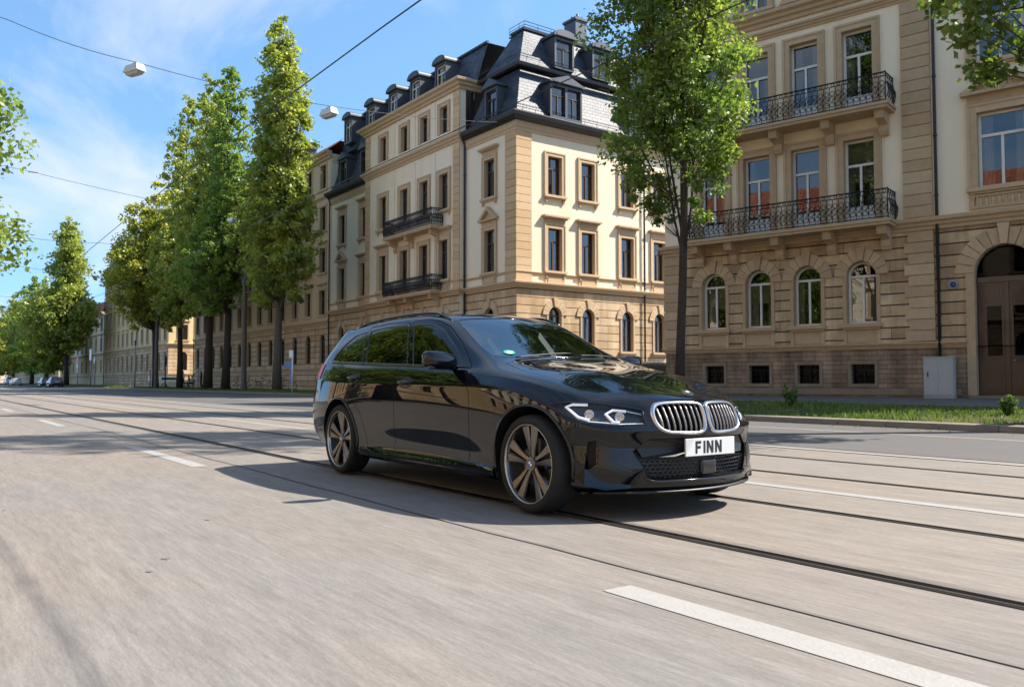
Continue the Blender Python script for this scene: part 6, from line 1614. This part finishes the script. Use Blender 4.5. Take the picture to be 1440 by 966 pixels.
for c_,k_ in(('navy_cloth',(.03,.045,.12)),('white_cloth',(.62,.62,.60)),('black_cloth',(.015,.015,.018)),('red_cloth',(.35,.05,.05)),('beige_cloth',(.42,.33,.22)),('skin',(.48,.30,.21)),('hair',(.03,.02,.015))): simple(k_ and c_,k_,.85,var=.15,scale=8)
def bicycle(label,loc,rz,col):
    T=thing('bicycle',label,'bicycle',loc,rz,'bicycles parked under the columnar trees')
    def w(x):
        o=MB(); o.tube([(x+.33*math.cos(2*PI*i/24),0,.34+.33*math.sin(2*PI*i/24)) for i in range(24)],.018,5,closed=True)
        for i in range(8): a=PI*i/8; o.tube([(x+.32*math.cos(a),0,.34+.32*math.sin(a)),(x-.32*math.cos(a),0,.34-.32*math.sin(a))],.004,3)
        o.build('wheel',['rubber'],T)
    w(-.52); w(.52); f=MB()
    for p in([(-.52,0,.34),(-.05,0,.32),(.38,0,.80),(-.18,0,.78),(-.05,0,.32)],[(-.52,0,.34),(-.18,0,.78),(-.22,0,.92)],[(.52,0,.34),(.38,0,.80),(.34,0,.98)]): f.tube(p,.02,6)
    f.build('frame',[col],T); MB().tube([(.30,-.28,1.0),(.36,-.1,1.0),(.36,.1,1.0),(.30,.28,1.0)],.014,6).build('handlebar',['pole_grey'],T); MB().rbox((-.23,0,.95),(.26,.14,.06),(0,0,0),0,.025).build('saddle',['black_plastic'],T)
def person(label,loc,rz,top,legs,seated=False,arm=0):
    T=thing('person',label,'person',loc,rz,'people gathered on the left pavement')
    if not seated:
        J={'pel':(0,0,.95),'wa':(0,0,1.10),'ch':(0,.0,1.33),'nk':(0,0,1.50),'hd':(0,.02,1.62),'tp':(0,.01,1.72),'hL':(.10,0,.90),'kL':(.12,.05,.50),'aL':(.12,-.03,.08),'fL':(.13,.12,.04),'hR':(-.10,0,.90),'kR':(-.11,-.02,.50),'aR':(-.13,-.10,.08),'fR':(-.14,.05,.04),'sL':(.19,0,1.42),'eL':(.24,-.02,1.15),'wL':(.22,.12+arm,.95+arm),'sR':(-.19,0,1.42),'eR':(-.25,.0,1.15),'wR':(-.22,.14,.96)}
    else:
        J={'pel':(0,-.1,.52),'wa':(0,-.12,.66),'ch':(0,-.10,.90),'nk':(0,-.06,1.07),'hd':(0,-.02,1.19),'tp':(0,-.03,1.29),'hL':(.10,-.08,.50),'kL':(.13,.36,.52),'aL':(.13,.36,.08),'fL':(.13,.5,.05),'hR':(-.10,-.08,.50),'kR':(-.13,.36,.52),'aR':(-.14,.30,.08),'fR':(-.14,.44,.05),'sL':(.19,-.1,1.0),'eL':(.24,.02,.76),'wL':(.14,.25,.72),'sR':(-.19,-.1,1.0),'eR':(-.25,.02,.76),'wR':(-.14,.25,.72)}
    rad=dict(pel=.135,wa=.12,ch=.145,nk=.055,hd=.095,tp=.075,hL=.095,kL=.06,aL=.042,fL=.04,hR=.095,kR=.06,aR=.042,fR=.04,sL=.06,eL=.045,wL=.033,sR=.06,eR=.045,wR=.033)
    E=[('pel','wa'),('wa','ch'),('ch','nk'),('nk','hd'),('hd','tp'),('pel','hL'),('hL','kL'),('kL','aL'),('aL','fL'),('pel','hR'),('hR','kR'),('kR','aR'),('aR','fR'),('ch','sL'),('sL','eL'),('eL','wL'),('ch','sR'),('sR','eR'),('eR','wR')]
    ks=list(J); me=bpy.data.meshes.new('person'); me.from_pydata([J[k] for k in ks],[(ks.index(a),ks.index(b)) for a,b in E],[])
    o=bpy.data.objects.new('tmp',me); COL.objects.link(o); md=o.modifiers.new('s','SKIN'); sv=me.skin_vertices[0].data
    for i,k in enumerate(ks): sv[i].radius=(rad[k],rad[k]); sv[i].use_root=(k=='pel')
    ss=o.modifiers.new('d','SUBSURF'); ss.levels=1
    dg=bpy.context.evaluated_depsgraph_get(); m=bpy.data.meshes.new_from_object(o.evaluated_get(dg)); bpy.data.objects.remove(o)
    m.materials.clear()
    for k in(top,legs,'skin','hair'): m.materials.append(MATS[k])
    zb=.93 if not seated else .56; zn=1.52 if not seated else 1.09
    for p in m.polygons:
        c=p.center; p.use_smooth=True
        arm_=abs(c.x)>.17 and c.z<(1.02 if not seated else .74) and c.z>(.86 if not seated else .66)
        p.material_index=3 if c.z>zn+.13 or(c.z>zn+.02 and c.y<(-.01 if not seated else -.06)) else 2 if c.z>zn or arm_ else 0 if c.z>zb else 1
    link('body',m,T)
    if seated:
        s=thing('chair','small metal cafe chair under the seated person','chair',loc,rz,'cafe chairs on the left pavement'); MB().box(-.2,.2,-.26,.16,.40,.43).build('seat',['pole_grey'],s); MB().box(-.2,.2,-.29,-.26,.43,.85).build('backrest',['pole_grey'],s)
        for x in(-.18,.18):
            for y in(-.25,.14): MB().tube([(x,y,0),(x,y,.40)],.014,5).build('leg',['pole_grey'],s)
    return T
def traffic():
    parked_car('dark green-grey tall car parked in the side street behind the hood',(-27.6,28.6,.0),R(90),'green_grey_paint',1.22)
    parked_car('dark estate car at the kerb far left, left of the pair',(-146,17.2,0),R(180),'dark_blue_paint',1.0,'cars parked far down the road'); parked_car('dark hatchback at the kerb far left, nearer of the pair',(-138,17.4,0),R(180),'dark_grey_paint',1.04,'cars parked far down the road')
    parked_car('white car at the far left edge behind the dark pair',(-186,16.8,0),R(180),'pale_paint',1.0,'cars parked far down the road'); parked_car('pale van-like car deeper in the far shade',(-205,17.4,0),R(180),'pale_paint',1.25,'cars parked far down the road')
    parked_car('cream car in the cross street, between yellowish tree and columnar trees',(-104.0,26,0),R(80),'cream_paint',1.0)
    bx=[(-72.0,23.2,80,'dark_blue_paint','blue bicycle under the two-spired columnar tree'),(-70.4,23.6,70,'iron','black bicycle beside the blue bicycle'),(-65.8,23.2,95,'red_cloth','red bicycle near the brown tram mast'),(-61.8,23.4,85,'iron','black bicycle right of the brown tram mast'),(-50.2,23.0,75,'iron','black bicycle behind the bus stop')]
    for x,y,a,c,lb in bx: bicycle(lb,(x,y,.165),R(a),c)
    person('standing person in a white shirt at the left of the group',(-88.4,22.7,.19),R(200),'white_cloth','navy_cloth'); person('seated person in navy on the pavement',(-86.9,22.8,.19),R(160),'navy_cloth','navy_cloth',True); person('seated person in beige at the right of the seated pair',(-85.3,22.7,.19),R(190),'beige_cloth','black_cloth',True); person('standing person in black behind the seated pair',(-84.5,23.4,.19),R(170),'black_cloth','black_cloth'); person('standing person in white top and beige trousers, right of the group',(-83.4,22.8,.19),R(150),'white_cloth','beige_cloth',False,.1)

# ------------------------------------------------------------------ assemble
wagon=make_wagon('station_wagon','glossy black station wagon driving over the tram tracks, white plate on its nose'); wagon.location=(-5.86,4.18,.012)
corner_building(); right_building()
plain_building('tall sandstone terrace with red tiled roof left of the corner building, behind the columnar trees',-99,-61.0,26.6,18.8,13,4,'sand_plaster','rusticated','red_tiles',-1,None,dorm=(6,14,22,30),rise=1.5)
plain_building('yellow stone corner block with one sunlit side wall beyond the cross street',-152,-110,26.4,18.5,13,4,'yellow_plaster','rusticated','slate',-1,4,dorm=(8,18,28),panes=True)
plain_building('pale low block past the far trees',-205,-156,27,12.5,10,2,'white_plaster','sand_plaster','red_tiles',-1,None,panes=False)
plain_building('hazy sand coloured terrace behind the far row of trees',-330,-212,27.5,15,24,3,'sand_plaster','sand_plaster','slate',-1,None,panes=False)
plain_building('pale block closing the far end of the avenue',-640,-560,-40,17,6,3,'white_plaster','sand_plaster','red_tiles',-1,14,depth=110,panes=False)
plain_building('ochre house closing the end of the side street',-60,-10,120,16,8,3,'yellow_plaster','rusticated','red_tiles',-1,None,panes=False)
# the sunlit terrace opposite, mirrored in the car and in the windows
plain_building('sunlit cream terrace behind the viewer with red tiled roof',-34,-2,-15.5,15,10,3,'cream_plaster','rusticated','red_tiles',1,None,panes=False)
plain_building('sunlit ochre terrace behind the viewer, left of the cream one',-76,-36,-15.5,16.5,12,3,'yellow_plaster','rusticated','slate',1,None,panes=False)
plain_building('pale terrace behind the viewer, right of the cream one',0,34,-15.5,15.5,10,3,'sand_plaster','rusticated','red_tiles',1,None,panes=False)
plant_trees()
build_street()
grass('grass',-20.4,14,15.2,20.3,.13,.265,36000,.075,1); grass('grass',-98,-36.8,19.85,22.35,.13,.2,26000,.13,2); grass('grass',-240,-111,19.85,22.35,.13,.2,14000,.20,3)
litter('fallen_leaves',-20,14,14.9,14.2,.012,260,8); litter('fallen_leaves',-20,14,15.4,20.0,.24,160,9)
for i,(x,y,h,lb) in enumerate([(-16.9,19.0,.75,'weed clump by the slender tree trunk'),(-13.2,18.4,.6,'leafy weed before the basement windows'),(-7.6,17.6,.35,'low weed before the grey cabinet')]): weed((x,y,.2),h,lb,90+i)
tram_wires(); furniture(); traffic()

# ------------------------------------------------------------------ daylight
sd=Vector((.45,.82,1.0)).normalized(); elev=math.asin(sd.z); azim=math.atan2(sd.x,sd.y)
W=bpy.data.worlds.new('World'); sc.world=W; W.use_nodes=True; nt=W.node_tree; L=nt.links; bg=nt.nodes['Background']
sky=N(nt,'ShaderNodeTexSky',sky_type='NISHITA'); sky.sun_disc=False; sky.sun_elevation=elev; sky.sun_rotation=azim; sky.altitude=300; sky.air_density=1.0; sky.dust_density=.25; sky.ozone_density=2.2
tc=N(nt,'ShaderNodeTexCoord'); sp=N(nt,'ShaderNodeSeparateXYZ'); L.new(tc.outputs['Generated'],sp.inputs[0])
zl=N(nt,'ShaderNodeMath',operation='MULTIPLY_ADD'); zl.inputs[1].default_value=.85; zl.inputs[2].default_value=.20; L.new(sp.outputs[2],zl.inputs[0])
cv=N(nt,'ShaderNodeCombineXYZ'); L.new(sp.outputs[0],cv.inputs[0]); L.new(sp.outputs[1],cv.inputs[1]); L.new(zl.outputs[0],cv.inputs[2])
nv=N(nt,'ShaderNodeVectorMath',operation='NORMALIZE'); L.new(cv.outputs[0],nv.inputs[0]); L.new(nv.outputs[0],sky.inputs[0])
zz=N(nt,'ShaderNodeMath',operation='ADD'); zz.inputs[1].default_value=.18; L.new(sp.outputs[2],zz.inputs[0])
dx=N(nt,'ShaderNodeMath',operation='DIVIDE'); dy=N(nt,'ShaderNodeMath',operation='DIVIDE'); L.new(sp.outputs[0],dx.inputs[0]); L.new(zz.outputs[0],dx.inputs[1]); L.new(sp.outputs[1],dy.inputs[0]); L.new(zz.outputs[0],dy.inputs[1])
cb=N(nt,'ShaderNodeCombineXYZ'); L.new(dx.outputs[0],cb.inputs[0]); L.new(dy.outputs[0],cb.inputs[1])
mp=N(nt,'ShaderNodeMapping'); mp.inputs['Location'].default_value=(2.2,8.8,0); mp.inputs['Scale'].default_value=(.55,1.25,1); mp.inputs['Rotation'].default_value=(0,0,.5); L.new(cb.outputs[0],mp.inputs[0])
n1=N(nt,'ShaderNodeTexNoise',Scale=1.35,Detail=9.,Roughness=.58,Distortion=.6); L.new(mp.outputs[0],n1.inputs['Vector'])
rp=N(nt,'ShaderNodeValToRGB'); rp.color_ramp.elements[0].position=.46; rp.color_ramp.elements[1].position=.74; rp.color_ramp.elements[0].color=(0,0,0,1); rp.color_ramp.elements[1].color=(.85,.85,.85,1); L.new(n1.outputs['Fac'],rp.inputs[0])
mx=N(nt,'ShaderNodeMix',data_type='RGBA'); mx.inputs['B'].default_value=(3.3,3.4,3.5,1); L.new(rp.outputs[0],mx.inputs['Factor']); hs=N(nt,'ShaderNodeHueSaturation',Saturation=1.08,Hue=.492); L.new(sky.outputs[0],hs.inputs['Color']); L.new(hs.outputs[0],mx.inputs['A']); L.new(mx.outputs['Result'],bg.inputs[0]); bg.inputs[1].default_value=.132
sl=bpy.data.lights.new('sun','SUN'); sl.energy=4.5; sl.angle=R(.53); sl.color=(1,.925,.82); so=link('sun',sl); so.rotation_euler=(-sd).to_track_quat('-Z','Y').to_euler(); so.location=(20,40,60)
cam=bpy.data.cameras.new('camera'); co=link('camera',cam); cam.sensor_width=36; cam.lens=36*1173/1440; cam.clip_end=5000; cam.clip_start=.05
yaw=R(144.1); pit=math.atan(53/1173); dv=Vector((math.cos(yaw)*math.cos(pit),math.sin(yaw)*math.cos(pit),math.sin(pit)))
co.rotation_euler=dv.to_track_quat('-Z','Y').to_euler(); co.location=(0,0,.87)
cam.dof.use_dof=True; cam.dof.focus_distance=6.3; cam.dof.aperture_fstop=7.0
sc.camera=co
sc.view_settings.view_transform='Standard'; sc.view_settings.look='None'; sc.view_settings.exposure=1.22; sc.view_settings.gamma=1; sc.view_settings.use_curve_mapping=False
sc.render.engine='CYCLES'; sc.cycles.use_denoising=True; sc.cycles.max_bounces=8; sc.cycles.transparent_max_bounces=16; sc.cycles.sample_clamp_indirect=6; sc.cycles.caustics_reflective=False; sc.cycles.caustics_refractive=False
